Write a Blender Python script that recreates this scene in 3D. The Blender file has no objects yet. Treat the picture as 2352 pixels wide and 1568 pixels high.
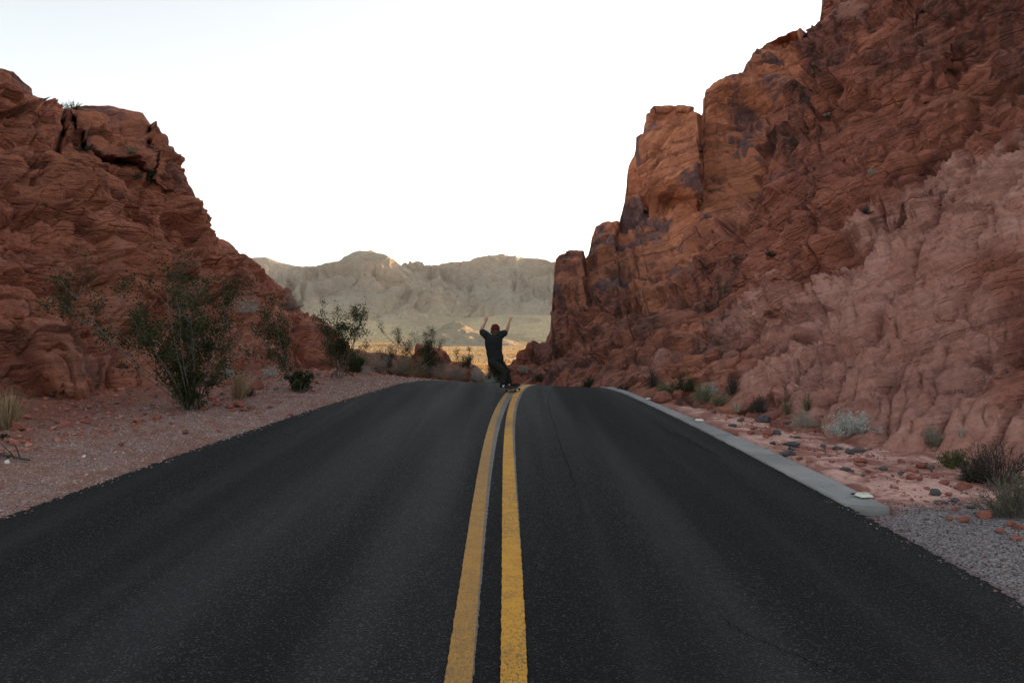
import bpy, bmesh, math, random
import numpy as np
from mathutils import Vector, Matrix

sc = bpy.context.scene
COL = sc.collection
# ------------------------------------------------------------------ camera, sky, sun
EYE = 1.7
FPX, CX, CY = 2352 * 28 / 36, 1176.0, 784.0        # photo measured on a 2352 x 1568 sheet
PITCH = math.atan((784 - 755) / FPX)
cam = bpy.data.cameras.new('camera')
cam.lens, cam.sensor_width = 28, 36
cam.clip_start, cam.clip_end = 0.1, 20000
co = bpy.data.objects.new('camera', cam)
co.location = (0, 0, EYE)
co.rotation_euler = (math.pi / 2 - PITCH, 0, 0)
COL.objects.link(co)
sc.camera = co

SUN_AZ, SUN_EL = math.radians(54), math.radians(6.0)
S = Vector((math.sin(SUN_AZ) * math.cos(SUN_EL), math.cos(SUN_AZ) * math.cos(SUN_EL), math.sin(SUN_EL)))
W = bpy.data.worlds.new('World')
sc.world = W
W.use_nodes = True
wn = W.node_tree.nodes
wl = W.node_tree.links
bg = wn['Background']
sky = wn.new('ShaderNodeTexSky')
sky.sky_type = 'NISHITA'
sky.sun_disc = False
sky.sun_elevation = SUN_EL
sky.sun_rotation = SUN_AZ
sky.altitude = 600
sky.air_density = 1.0
sky.dust_density = 1.5
sky.ozone_density = 1.0
hs = wn.new('ShaderNodeHueSaturation')
hs.inputs['Saturation'].default_value = 0.38
wl.new(sky.outputs[0], hs.inputs['Color'])
wl.new(hs.outputs[0], bg.inputs['Color'])
bg.inputs['Strength'].default_value = 0.15
sun = bpy.data.lights.new('sun', 'SUN')
sun.energy = 5.0
sun.angle = math.radians(0.5)
sun.color = (1.0, 0.55, 0.24)
so = bpy.data.objects.new('sun', sun)
so.rotation_euler = S.to_track_quat('Z', 'Y').to_euler()
so.location = (60, 60, 60)
COL.objects.link(so)
sc.view_settings.view_transform = 'Standard'
sc.view_settings.look = 'None'
sc.view_settings.exposure = 1.82
sc.view_settings.gamma = 1
sc.cycles.use_denoising = True
sc.cycles.max_bounces = 6
sc.cycles.diffuse_bounces = 2
sc.cycles.sample_clamp_indirect = 4

# ------------------------------------------------------------------ maths
cp, sp = math.cos(PITCH), math.sin(PITCH)
def unproj(X, Y, D):
    """sheet point and forward distance (world y) -> world point arrays"""
    r = (np.asarray(X, float) - CX) / FPX
    u = -(np.asarray(Y, float) - CY) / FPX
    dy = cp + u * sp
    dz = -sp + u * cp
    s = D / dy
    return np.stack([r * s, D + 0 * s, EYE + dz * s], -1)
def proj(P):
    d = P[..., 1] * cp - (P[..., 2] - EYE) * sp
    u = P[..., 1] * sp + (P[..., 2] - EYE) * cp
    return CX + FPX * P[..., 0] / d, CY - FPX * u / d
def sst(a, b, x):
    t = np.clip((x - a) / (b - a), 0, 1)
    return t * t * (3 - 2 * t)
def h3(i, j, k, seed):
    n = (i.astype(np.int64) * 374761393 + j.astype(np.int64) * 668265263 + k.astype(np.int64) * 1274126177 + seed * 974634777) & 0xFFFFFFFF
    n = ((n ^ (n >> 13)) * 1274126177) & 0xFFFFFFFF
    n = ((n ^ (n >> 16)) * 2246822519) & 0xFFFFFFFF
    return n ^ (n >> 15)
GR = np.array([[1,1,0],[-1,1,0],[1,-1,0],[-1,-1,0],[1,0,1],[-1,0,1],[1,0,-1],[-1,0,-1],[0,1,1],[0,-1,1],[0,1,-1],[0,-1,-1],[1,1,0],[-1,1,0],[0,-1,1],[0,-1,-1]], np.float32)
def noise(p, seed=0):
    f0 = np.floor(p)
    f = (p - f0).astype(np.float32)
    i = f0.astype(np.int64)
    w = f * f * f * (f * (f * 6 - 15) + 10)
    out = np.zeros(len(p), np.float32)
    for a in (0, 1):
        for b in (0, 1):
            for c in (0, 1):
                g = GR[h3(i[:, 0] + a, i[:, 1] + b, i[:, 2] + c, seed) & 15]
                d = g[:, 0] * (f[:, 0] - a) + g[:, 1] * (f[:, 1] - b) + g[:, 2] * (f[:, 2] - c)
                out += d * (w[:, 0] if a else 1 - w[:, 0]) * (w[:, 1] if b else 1 - w[:, 1]) * (w[:, 2] if c else 1 - w[:, 2])
    return out
def fbm(p, octv=4, seed=0, gain=0.5, lac=2.03):
    o, a = 0, 1.0
    for k in range(octv):
        o = o + a * noise(p * lac ** k + k * 17.3, seed + k)
        a *= gain
    return o
def ridged(p, octv=3, seed=0, gain=0.5):
    o, a = 0, 1.0
    for k in range(octv):
        o = o + a * (1 - 2 * np.abs(noise(p * 2.07 ** k + k * 9.1, seed + k)))
        a *= gain
    return o
def worley(p, seed=0):
    i = np.floor(p).astype(np.int64)
    f1 = np.full(len(p), 9.0, np.float32)
    f2 = f1.copy()
    cid = np.zeros(len(p), np.float32)
    tilt = np.zeros(len(p), np.float32)
    for a in (-1, 0, 1):
        for b in (-1, 0, 1):
            for c in (-1, 0, 1):
                h = h3(i[:, 0] + a, i[:, 1] + b, i[:, 2] + c, seed)
                ox, oy, oz = (h & 1023) / 1023, ((h >> 10) & 1023) / 1023, ((h >> 20) & 1023) / 1023
                dx = i[:, 0] + a + ox - p[:, 0]; dy = i[:, 1] + b + oy - p[:, 1]; dz = i[:, 2] + c + oz - p[:, 2]
                d = (.62 * (np.abs(dx) + np.abs(dy) + np.abs(dz)) + .38 * np.maximum(np.maximum(np.abs(dx), np.abs(dy)), np.abs(dz))).astype(np.float32)
                m = d < f1
                f2 = np.where(m, f1, np.minimum(f2, d))
                cid = np.where(m, ((h >> 5) & 255) / 255, cid)
                tilt = np.where(m, dx * (ox - .5) + dy * (oy - .5) + dz * (oz - .5), tilt)
                f1 = np.where(m, d, f1)
    return f1, f2, cid, tilt
def tps(pts, squash=1.):
    A = np.array(pts, float)
    xy, v = A[:, :2] / 500.0, np.log(A[:, 2])
    def K(a, b):
        r2 = ((a[:, None, :] - b[None, :, :]) ** 2).sum(-1) + 1e-9
        return 0.5 * r2 * np.log(r2)
    n = len(A)
    v = np.where(A[:, 2] > 14, np.log(14 + (np.maximum(A[:, 2], 14) - 14) * squash), v)
    M = np.zeros((n + 3, n + 3))
    M[:n, :n] = K(xy, xy) + np.eye(n) * 0.01
    M[:n, n] = 1; M[:n, n + 1:] = xy; M[n, :n] = 1; M[n + 1:, :n] = xy.T
    c = np.linalg.solve(M, np.concatenate([v, [0, 0, 0]]))
    def f(X, Y):
        q = np.stack([np.ravel(X), np.ravel(Y)], -1) / 500.0
        o = np.empty(len(q))
        for s in range(0, len(q), 60000):
            qq = q[s:s + 60000]
            o[s:s + 60000] = K(qq, xy) @ c[:n] + c[n] + qq @ c[n + 1:]
        return np.exp(o).reshape(np.shape(X))
    return f
def poly(x, pts):
    P = np.array(pts, float)
    return np.interp(x, P[:, 0], P[:, 1])

# ------------------------------------------------------------------ scene helpers
def tag(o, label=None, cat=None, group=None, kind=None):
    if label: o['label'] = label
    if cat: o['category'] = cat
    if group: o['group'] = group
    if kind: o['kind'] = kind
    return o
def empty(name, loc):
    o = bpy.data.objects.new(name, None)
    o.empty_display_size = 0.1
    o.location = loc
    COL.objects.link(o)
    return o
def mesh_obj(name, V, F, mat, parent=None, smooth=True, attrs=None, loc=None):
    """V (n,3) array; F (m,k) array of k-gons or list of such arrays"""
    me = bpy.data.meshes.new(name)
    V = np.asarray(V, np.float32)
    Fs = F if isinstance(F, list) else [F]
    Fs = [np.asarray(f, np.int32) for f in Fs if len(f)]
    me.vertices.add(len(V))
    me.vertices.foreach_set('co', V.ravel())
    nl = sum(f.size for f in Fs); nf = sum(len(f) for f in Fs)
    me.loops.add(nl); me.polygons.add(nf)
    me.loops.foreach_set('vertex_index', np.concatenate([f.ravel() for f in Fs]))
    tot = np.concatenate([np.full(len(f), f.shape[1], np.int32) for f in Fs])
    me.polygons.foreach_set('loop_start', np.concatenate([[0], np.cumsum(tot)[:-1]]).astype(np.int32))
    me.update(calc_edges=True)
    me.polygons.foreach_set('use_smooth', np.full(nf, smooth))
    for k, a in (attrs or {}).items():
        a = np.asarray(a, np.float32)
        if a.ndim == 1:
            at = me.attributes.new(k, 'FLOAT', 'POINT'); at.data.foreach_set('value', a)
        else:
            at = me.attributes.new(k, 'FLOAT_COLOR', 'POINT')
            c = np.ones((len(a), 4), np.float32); c[:, :3] = a
            at.data.foreach_set('color', c.ravel())
    me.materials.append(mat)
    o = bpy.data.objects.new(name, me)
    COL.objects.link(o)
    if parent: o.parent = parent
    if loc is not None: o.location = loc
    return o
def grid_faces(nr, nc):
    i = np.arange(nr * nc).reshape(nr, nc)
    return np.stack([i[:-1, :-1], i[:-1, 1:], i[1:, 1:], i[1:, :-1]], -1).reshape(-1, 4)
def grid_normals(P):
    du = np.gradient(P, axis=1); dv = np.gradient(P, axis=0)
    n = np.cross(du, dv)
    return n / (np.linalg.norm(n, axis=-1, keepdims=True) + 1e-9)

# ------------------------------------------------------------------ materials
class NT:
    def __init__(s, name):
        s.m = bpy.data.materials.new(name); s.m.use_nodes = True
        s.t = s.m.node_tree; s.b = s.t.nodes['Principled BSDF']
        s.b.inputs['Specular IOR Level'].default_value = 0.25
    def n(s, typ, **kw):
        x = s.t.nodes.new('ShaderNode' + typ)
        for k, v in kw.items(): setattr(x, k, v)
        return x
    def l(s, a, b):
        if isinstance(a, (int, float)): b.default_value = a
        elif isinstance(a, tuple): b.default_value = (*a, 1)[:len(b.default_value)]
        else: s.t.links.new(a, b)
    def pos(s, scale=(1, 1, 1), rot=(0, 0, 0)):
        g = s.n('NewGeometry'); mp = s.n('Mapping')
        s.l(g.outputs['Position'], mp.inputs[0])
        mp.inputs['Scale'].default_value = scale; mp.inputs['Rotation'].default_value = rot
        return mp.outputs[0]
    def noise(s, vec, scale, detail=4, rough=.55, dist=0):
        x = s.n('TexNoise'); s.l(vec, x.inputs['Vector'])
        x.inputs['Scale'].default_value = scale; x.inputs['Detail'].default_value = detail
        x.inputs['Roughness'].default_value = rough; x.inputs['Distortion'].default_value = dist
        return x.outputs['Fac']
    def vor(s, vec, scale, feature='F1', out='Distance'):
        x = s.n('TexVoronoi', feature=feature); s.l(vec, x.inputs['Vector']); x.inputs['Scale'].default_value = scale
        return x.outputs[out]
    def ramp(s, fac, a, b, lo=0., hi=1.):
        x = s.n('MapRange', interpolation_type='SMOOTHSTEP'); s.l(fac, x.inputs[0])
        x.inputs[1].default_value = a; x.inputs[2].default_value = b; x.inputs[3].default_value = lo; x.inputs[4].default_value = hi
        return x.outputs[0]
    def mix(s, fac, a, b, mode='MIX'):
        x = s.n('Mix', data_type='RGBA', blend_type=mode)
        s.l(fac, x.inputs[0]); s.l(a, x.inputs[6]); s.l(b, x.inputs[7])
        return x.outputs[2]
    def math(s, op, a, b=0.):
        x = s.n('Math', operation=op); s.l(a, x.inputs[0]); s.l(b, x.inputs[1])
        return x.outputs[0]
    def attr(s, name, out='Fac'):
        x = s.n('Attribute', attribute_name=name)
        return x.outputs[out]
    def rgb(s, col):
        x = s.n('SeparateColor'); s.l(col, x.inputs[0]); return x.outputs
    def bump(s, h, strength=.5, dist=.05, nrm=None):
        x = s.n('Bump'); s.l(h, x.inputs['Height']); x.inputs['Strength'].default_value = strength; x.inputs['Distance'].default_value = dist
        if nrm: s.l(nrm, x.inputs['Normal'])
        return x.outputs[0]
    def out(s, col, rough=.9, nrm=None):
        s.l(col, s.b.inputs['Base Color']); s.l(rough, s.b.inputs['Roughness'])
        if nrm: s.l(nrm, s.b.inputs['Normal'])
        return s.m

def rock_material(name, reds, pale, orange, dark):
    t = NT(name)
    p = t.pos()
    z = t.rgb(t.attr('zone', 'Color'))
    big = t.noise(p, .25, 5)
    mid = t.noise(p, 1.3, 6, .6)
    fine = t.noise(p, 9, 6, .65)
    cb = t.n('CombineXYZ'); t.l(t.math('MULTIPLY', t.attr('bed'), 3.2), cb.inputs[0])
    pb = t.n('VectorMath', operation='ADD'); t.l(cb.outputs[0], pb.inputs[0]); t.l(t.pos((.12, .12, .12)), pb.inputs[1])
    bed = t.noise(pb.outputs[0], 1.0, 5, .62)
    bk = t.n('TexVoronoi'); bm = t.n('Mapping'); t.l(p, bm.inputs[0]); bm.inputs['Scale'].default_value = (.9, .9, 1.6); t.l(bm.outputs[0], bk.inputs['Vector']); bk.inputs['Scale'].default_value = 1.
    blk = t.rgb(bk.outputs['Color'])
    c = t.mix(t.ramp(big, .35, .65), reds[0], reds[1])
    c = t.mix(t.ramp(mid, .5, .7), c, reds[2])
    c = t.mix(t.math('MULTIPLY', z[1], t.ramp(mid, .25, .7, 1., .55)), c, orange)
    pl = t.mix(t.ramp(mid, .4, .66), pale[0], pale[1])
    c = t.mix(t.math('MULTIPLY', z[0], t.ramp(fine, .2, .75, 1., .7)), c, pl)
    c = t.mix(t.math('MULTIPLY', t.ramp(bed, .50, .66, 0., .5), t.math('SUBTRACT', 1., t.math('MULTIPLY', z[0], .6))), c, dark)
    c = t.mix(t.math('MULTIPLY', t.ramp(bed, .44, .30, 0., .45), t.ramp(big, .4, .6, .3, 1.)), c, pale[1])
    c = t.mix(t.ramp(blk[0], .55, .95, 0., .35), c, reds[2])
    c = t.mix(t.math('MULTIPLY', z[2], .5), c, (.15, .062, .05))  # browns the dark zones, with the shade of the overhangs coloured in
    # vm: blue-black desert varnish down the faces; vm2: dark streaks with shade painted in
    va = t.noise(t.pos((1, 1, .45)), .42, 6, .6, .5)
    vm = t.math('MULTIPLY', t.ramp(va, .52, .59), z[1])
    vs = t.noise(t.pos((2.2, 2.2, .14)), 1.2, 4, .6)
    vm2 = t.math('MULTIPLY', t.ramp(vs, .44, .60), z[2])
    c = t.mix(t.math('MULTIPLY', vm, .75), c, (.115, .092, .115))
    c = t.mix(t.math('MULTIPLY', vm2, .8), c, (.05, .032, .03))
    sp_ = t.noise(p, 26, 4, .7)
    c = t.mix(t.math('MULTIPLY', t.ramp(sp_, .54, .70, 0., .5), t.math('SUBTRACT', 1., t.math('MULTIPLY', z[0], .6))), c, dark)
    s2_ = t.noise(p, 7, 6, .75)
    c = t.mix(t.math('MULTIPLY', t.ramp(s2_, .56, .68, 0., .45), t.math('SUBTRACT', 1., t.math('MULTIPLY', z[0], .6))), c, dark)
    c = t.mix(t.ramp(s2_, .44, .32, 0., .3), c, pale[0])
    wp = t.n('VectorMath', operation='ADD'); t.l(p, wp.inputs[0])
    nc = t.n('TexNoise'); t.l(p, nc.inputs['Vector']); nc.inputs['Scale'].default_value = 1.5; nc.inputs['Detail'].default_value = 4
    vs_ = t.n('VectorMath', operation='SCALE'); t.l(nc.outputs['Color'], vs_.inputs[0]); vs_.inputs['Scale'].default_value = .2
    t.l(vs_.outputs[0], wp.inputs[1])
    def crk(sc_, w):
        mp = t.n('Mapping'); t.l(wp.outputs[0], mp.inputs[0]); mp.inputs['Scale'].default_value = (sc_, sc_, sc_ * 1.8); mp.inputs['Rotation'].default_value = (.3, .2, 0)
        return t.ramp(t.vor(mp.outputs[0], 1.0, 'DISTANCE_TO_EDGE'), 0., w, 0., 1.)
    blocks = t.n('TexVoronoi'); mp = t.n('Mapping'); t.l(wp.outputs[0], mp.inputs[0]); mp.inputs['Scale'].default_value = (2.2, 2.2, 4.4); t.l(mp.outputs[0], blocks.inputs['Vector']); blocks.inputs['Scale'].default_value = 1.
    soft = t.math('MULTIPLY', t.math('SUBTRACT', 1., t.math('MULTIPLY', z[1], .7)), t.math('SUBTRACT', 1., t.math('MULTIPLY', z[0], .45)))
    def layers(k, det):
        cc_ = t.n('CombineXYZ'); t.l(t.math('MULTIPLY', t.attr('bed'), k), cc_.inputs[0])
        pp = t.n('VectorMath', operation='ADD'); t.l(cc_.outputs[0], pp.inputs[0]); t.l(t.pos((.35, .35, .35)), pp.inputs[1])
        return t.noise(pp.outputs[0], 1.0, det, .65)
    ck = t.math('ADD', t.math('ADD', t.math('MULTIPLY', crk(.55, .05), .6), t.math('MULTIPLY', crk(1.5, .07), .3)), t.math('MULTIPLY', t.rgb(blocks.outputs['Color'])[0], .5))
    ck = t.math('ADD', ck, t.math('MULTIPLY', t.ramp(layers(7, 3), .44, .56), .42))
    ck = t.math('ADD', ck, t.math('MULTIPLY', layers(22, 3), .18))
    hgt = t.math('ADD', t.math('MULTIPLY', ck, soft), t.math('MULTIPLY', t.noise(p, 4.5, 9, .78), 1.5))
    c = t.mix(t.math('MULTIPLY', t.ramp(layers(9, 4), .55, .66, 0., .32), soft), c, dark)
    return t.out(c, .92, t.bump(hgt, 1., .16))
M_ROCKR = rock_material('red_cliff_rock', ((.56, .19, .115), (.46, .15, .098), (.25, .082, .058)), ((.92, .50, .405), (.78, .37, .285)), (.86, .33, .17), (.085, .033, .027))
M_ROCKL = rock_material('red_hill_rock', ((.46, .155, .092), (.56, .20, .115), (.30, .10, .065)), ((.58, .30, .23), (.52, .24, .17)), (.56, .20, .11), (.09, .034, .025))

def soil_material():
    t = NT('red_soil')
    p = t.pos()
    z = t.rgb(t.attr('zone', 'Color'))
    n1 = t.noise(p, .8, 6, .6); n2 = t.noise(p, 14, 5, .7)
    c = t.mix(t.ramp(n1, .35, .65), (.23, .085, .055), (.17, .06, .042))
    c = t.mix(t.ramp(n2, .5, .7, 0., .5), c, (.10, .045, .035))
    # grey-pink gravel
    v = t.vor(p, 75, out='Color'); vv = t.rgb(v)
    g = t.mix(vv[0], (.13, .08, .068), (.33, .215, .18))
    g = t.mix(t.ramp(vv[1], .9, .97), g, (.46, .40, .37))
    g = t.mix(t.ramp(n1, .4, .7, 0., .45), g, (.25, .10, .07))
    c = t.mix(t.math('MULTIPLY', z[0], t.ramp(t.noise(p, 3, 5, .65), .25, .6)), c, g)
    # pale pink silt of the wash
    w1 = t.noise(t.pos((1, 1, 1)), 1.6, 6, .65, .6)
    s_ = t.mix(t.ramp(w1, .42, .60), (.26, .105, .08), (.60, .36, .295))
    s_ = t.mix(t.ramp(n2, .48, .66, 0., .6), s_, (.24, .10, .08))
    c = t.mix(z[1], c, s_)
    # grey asphalt gravel
    g2 = t.mix(vv[0], (.07, .062, .065), (.30, .26, .26))
    c = t.mix(z[2], c, g2)
    h = t.math('ADD', t.math('MULTIPLY', t.vor(p, 55), -1.), t.noise(p, 20, 6, .7))
    return t.out(c, .95, t.bump(h, .7, .02))
M_SOIL = soil_material()

def asphalt_material():
    t = NT('worn_asphalt')
    p = t.pos()
    lat = t.attr('lat')                     # metres across the road, from the centre line
    w = t.noise(t.pos((1, .08, 1)), 1.1, 4, .55)
    wheel = t.noise(t.pos((.9, .03, 1)), 1.4, 3, .5)
    v = t.rgb(t.vor(p, 115, out='Color'))
    trk = 0.
    for x0, a0 in ((-2.4, .45), (-.75, .9), (.7, 1.), (2.1, .8)):
        q_ = t.math('MULTIPLY', t.math('ADD', lat, -x0), 2.4)
        g_ = t.math('DIVIDE', a0, t.math('ADD', 1., t.math('MULTIPLY', t.math('MULTIPLY', q_, q_), 3.)))
        trk = t.math('ADD', trk, g_)
    wheel = t.math('ADD', wheel, t.math('MULTIPLY', trk, .085))
    c = t.mix(t.ramp(wheel, .46, .84), (.0052, .0053, .0059), (.0290, .0312, .0345))
    c = t.mix(t.ramp(t.noise(p, 2.2, 6, .6), .4, .7, 0., .35), c, (.0065, .0064, .0066))
    st = t.ramp(v[0], .80, .97)
    c = t.mix(t.math('MULTIPLY', st, t.ramp(w, .3, .7, .35, 1.)), c, (.072, .077, .083))
    g2 = t.noise(p, 38, 3, .8)
    c = t.mix(t.ramp(g2, .55, .7, 0., .7), c, (.022, .0235, .0255))
    c = t.mix(t.ramp(g2, .45, .3, 0., .6), c, (.003, .003, .0035))
    c = t.mix(t.ramp(v[1], .7, .95, 0., .6), c, (.004, .004, .0045))
    h = t.math('ADD', t.math('MULTIPLY', t.vor(p, 110), -1.2), t.math('MULTIPLY', t.noise(p, 60, 3, .6), .8))
    t.b.inputs['Specular IOR Level'].default_value = .13
    return t.out(c, t.ramp(wheel, .3, .7, .95, .75), t.bump(h, .75, .012))
M_ASPH = asphalt_material()
def paint_material(name, a, b, wear0, wear1, worn):
    t = NT(name)
    p = t.pos()
    w = t.noise(t.pos((1, .6, 1)), 60, 6, .8)
    w2 = t.noise(t.pos((1, .3, 1)), 1.3, 4, .6)
    f = t.math('ADD', w, t.math('MULTIPLY', w2, .35))
    c = t.mix(t.ramp(t.noise(p, 8, 5, .6), .35, .7), a, b)
    c = t.mix(t.ramp(f, wear0, wear1), c, worn)
    return t.out(c, .7, t.bump(t.vor(p, 110), .5, .008))
M_YEL = paint_material('worn_yellow_paint', (.58, .28, .018), (.45, .205, .016), .66, .82, (.12, .085, .04))
M_YEL2 = paint_material('faded_yellow_paint', (.42, .205, .025), (.33, .16, .028), .60, .82, (.15, .105, .055))
M_GHOST = paint_material('old_grey_paint', (.17, .155, .14), (.12, .11, .10), .66, .8, (.05, .05, .05))
def simple(name, col, rough=.8, var=.25, scale=30, bump=0., spec=.25):
    t = NT(name)
    n = t.noise(t.pos(), scale, 5, .6)
    d = tuple(x * (1 - var) for x in col); u = tuple(min(1, x * (1 + var)) for x in col)
    t.b.inputs['Specular IOR Level'].default_value = spec
    return t.out(t.mix(t.ramp(n, .3, .7), d, u), rough, t.bump(n, .5, bump) if bump else None)
def concrete():
    t = NT('grey_concrete')
    p = t.pos()
    c = t.mix(t.ramp(t.noise(p, 1.2, 6, .6), .35, .65), (.20, .20, .195), (.27, .265, .255))
    c = t.mix(t.ramp(t.noise(p, 5, 6, .7), .52, .72, 0., .5), c, (.15, .14, .135))
    c = t.mix(t.ramp(t.noise(p, .6, 5, .6), .55, .7, 0., .35), c, (.30, .2, .17))
    return t.out(c, .9, t.bump(t.noise(p, 45, 6, .7), .4, .01))
M_CONC = concrete()
M_CRACK = simple('dark_crack_filler', (.0025, .0025, .0028), 1., .25, 30, 0., .02)

def leaf_material(name, a, b):
    t = NT(name)
    r = t.attr('rnd')
    c = t.mix(r, a, b)
    t.b.inputs['Subsurface Weight'].default_value = 0
    tr = t.n('BsdfTranslucent'); t.l(c, tr.inputs[0])
    mx = t.n('MixShader'); mx.inputs[0].default_value = .25
    t.out(c, .8)
    o = t.t.nodes['Material Output']
    t.l(t.b.outputs[0], mx.inputs[1]); t.l(tr.outputs[0], mx.inputs[2]); t.l(mx.outputs[0], o.inputs[0])
    return t.m
M_CREO = leaf_material('creosote_leaf', (.020, .028, .011), (.056, .062, .022))
M_OLIVE = leaf_material('olive_leaf', (.075, .08, .035), (.19, .18, .085))
M_WHITE = leaf_material('silvery_leaf', (.26, .28, .25), (.62, .64, .62))
M_GREY = leaf_material('grey_twig_leaf', (.26, .22, .17), (.50, .44, .36))
M_STRAW = leaf_material('dry_straw', (.20, .14, .075), (.40, .30, .18))
M_YGRN = leaf_material('yellow_green_leaf', (.05, .052, .014), (.13, .12, .035))
M_DARKT = leaf_material('dark_twig_leaf', (.03, .028, .022), (.075, .068, .045))
M_STEM = simple('grey_bark', (.13, .115, .10), .9)
M_STEML = simple('pale_bark', (.30, .26, .21), .9)
M_STEMD = simple('dark_bark', (.055, .045, .04), .9)

# ------------------------------------------------------------------ terrain heights
def gz(x, y):
    x = np.asarray(x, float); y = np.asarray(y, float)
    t = np.clip(y - 18, 0, 6.415)
    z = .016 * np.clip(y, -50, 24.415) - .0106 * t * t - .12 * np.clip(y - 24.415, 0, None)
    z = z - .045 * np.clip(x, -5, 5) * np.clip(y / 20, 0, 1) * (1 - sst(26, 60, y))
    zb = -15.0
    return np.where(z > zb + 4, z, zb + 4 * np.exp((np.minimum(z, zb + 4) - zb - 4) / 4))
def on_ground(X, Y):
    D = np.geomspace(1.5, 140, 6000)
    P = unproj(np.full_like(D, X), np.full_like(D, Y), D)
    below = P[:, 2] <= gz(P[:, 0], P[:, 1])
    return P[np.argmax(below)] if below.any() else P[-1]
def edge_curve(pts, deg, y_hi=21.5):
    Q = np.array([on_ground(a, b) for a, b in pts])
    c = np.polyfit(Q[:, 1], Q[:, 0], deg)
    lo, hi = Q[:, 1].min(), min(Q[:, 1].max(), y_hi)
    d = np.polyder(c)
    def f(y):
        y = np.asarray(y, float)
        yc = np.clip(y, lo, hi)
        return np.polyval(c, yc) + np.polyval(d, yc) * (y - yc) + .012 * np.clip(y - hi, 0, 60) ** 2
    return f
XL = edge_curve([(0, 1194), (137, 1143), (273, 1090), (427, 1033.6), (547, 998), (683.6, 953.6), (804, 916), (858.6, 896), (905, 884)], 2)
XR = edge_curve([(1430, 904), (1524, 948), (1661, 1014), (1729.5, 1048.6), (1917, 1160), (2022, 1210), (2154.5, 1278), (2352, 1395)], 3)
Y1L = edge_curve([(1020, 1568), (1050, 1378), (1061, 1319.6), (1082, 1173.5), (1099.6, 1076), (1117, 996), (1134, 947), (1152, 916), (1162, 902)], 3)
Y1R = edge_curve([(1083, 1568), (1099.6, 1378), (1106.5, 1250), (1117, 1145.7), (1127, 1041), (1138, 979), (1152, 937), (1165.7, 909)], 3)
G1R = edge_curve([(1086, 1568), (1104, 1378), (1112, 1250), (1124, 1145.7), (1136, 1041), (1148, 979), (1163, 937), (1177, 909)], 3)
Y2L = edge_curve([(1150, 1568), (1151.8, 1378), (1152.8, 1180), (1155, 1076), (1158.7, 999.6), (1167.4, 937), (1179.6, 905.6)], 3)
Y2R = edge_curve([(1214, 1568), (1201.5, 1378), (1190, 1215), (1184.8, 1111), (1179.6, 1034), (1177, 978.7), (1183, 930), (1193.5, 905.6)], 3)
G2R = edge_curve([(1214, 1568), (1202, 1378), (1192, 1215), (1188, 1111), (1184.6, 1034), (1183, 978.7), (1189, 930), (1199, 905.6)], 3)
GU_L = XR
GU_R = edge_curve([(1441, 901.5), (1541, 943), (1661, 994), (1763.6, 1038), (1952, 1125.5), (2040, 1172.5)], 3)

# ------------------------------------------------------------------ road
def strip(name, fl, fr, ys, nc, mat, dz, parent=None, jag=0., attrs=False):
    a, b = fl(ys), fr(ys)
    u = np.linspace(0, 1, nc)
    X = a[:, None] + (b - a)[:, None] * u
    Y = np.repeat(ys[:, None], nc, 1)
    if jag:
        for col, s in ((0, 11), (nc - 1, 12)):
            q = np.stack([ys * 9, ys * 0 + s, ys * 0], -1)
            X[:, col] += jag * fbm(q, 4, s, .85)
    Z = gz(X, Y) + dz
    at = {'lat': (X - Y2L(ys)[:, None]).ravel()} if attrs else None
    return mesh_obj(name, np.stack([X, Y, Z], -1).reshape(-1, 3), grid_faces(len(ys), nc), mat, parent, attrs=at)
ys_road = np.concatenate([np.arange(-9, 3, .5), np.geomspace(3, 26, 700), np.arange(26.5, 75, 1.0)])
road = strip('road', XL, lambda y: XR(y) + .04, ys_road, 60, M_ASPH, 0, None, .035, attrs=True)
tag(road, 'dark worn asphalt road rising to a crest with double yellow lines', 'road', kind='structure')
ys_l = np.concatenate([np.arange(-6, 3, .5), np.geomspace(3, 26, 1200)])
o = strip('yellow_line', Y1L, Y1R, ys_l, 5, M_YEL2, .008, road, .0035); tag(o, 'faded left yellow line')
o = strip('yellow_line', Y2L, Y2R, ys_l, 5, M_YEL, .008, road, .0035); tag(o, 'brighter right yellow line')
o = strip('old_line', lambda y: Y1R(y) - .05, G1R, ys_l, 4, M_GHOST, .004, road, .006)
o = strip('old_line', lambda y: Y2R(y) - .05, G2R, ys_l, 4, M_GHOST, .004, road, .006)
def crack(pts, w, seed):
    Q = np.array([on_ground(a, b) for a, b in pts])
    k = np.linspace(0, len(Q) - 1, 160)
    P = np.stack([np.interp(k, np.arange(len(Q)), Q[:, i]) for i in range(3)], -1)
    q = np.stack([k * 2, k * 0 + seed, k * 0], -1)
    P[:, 0] += .035 * fbm(q * 2, 4, seed, .6)
    ww = w * (.55 + .6 * np.abs(fbm(q * 5, 3, seed + 5)))
    V = np.stack([np.stack([P[:, 0] - ww, P[:, 1], P[:, 2]], -1), np.stack([P[:, 0] + ww, P[:, 1], P[:, 2]], -1)], 1)
    V[..., 2] = gz(V[..., 0], V[..., 1]) + .005
    mesh_obj('crack', V.reshape(-1, 3), grid_faces(160, 2), M_CRACK, road)
crack([(1271, 893), (1263, 905), (1258, 920), (1263, 945), (1272, 975), (1283, 1010), (1300, 1060), (1322, 1120)], .0045, 3)
crack([(1520, 985), (1580, 1010), (1625, 1035), (1655, 1050)], .007, 4)
crack([(1650, 1420), (1740, 1470), (1840, 1510), (1920, 1545)], .004, 5)

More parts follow.
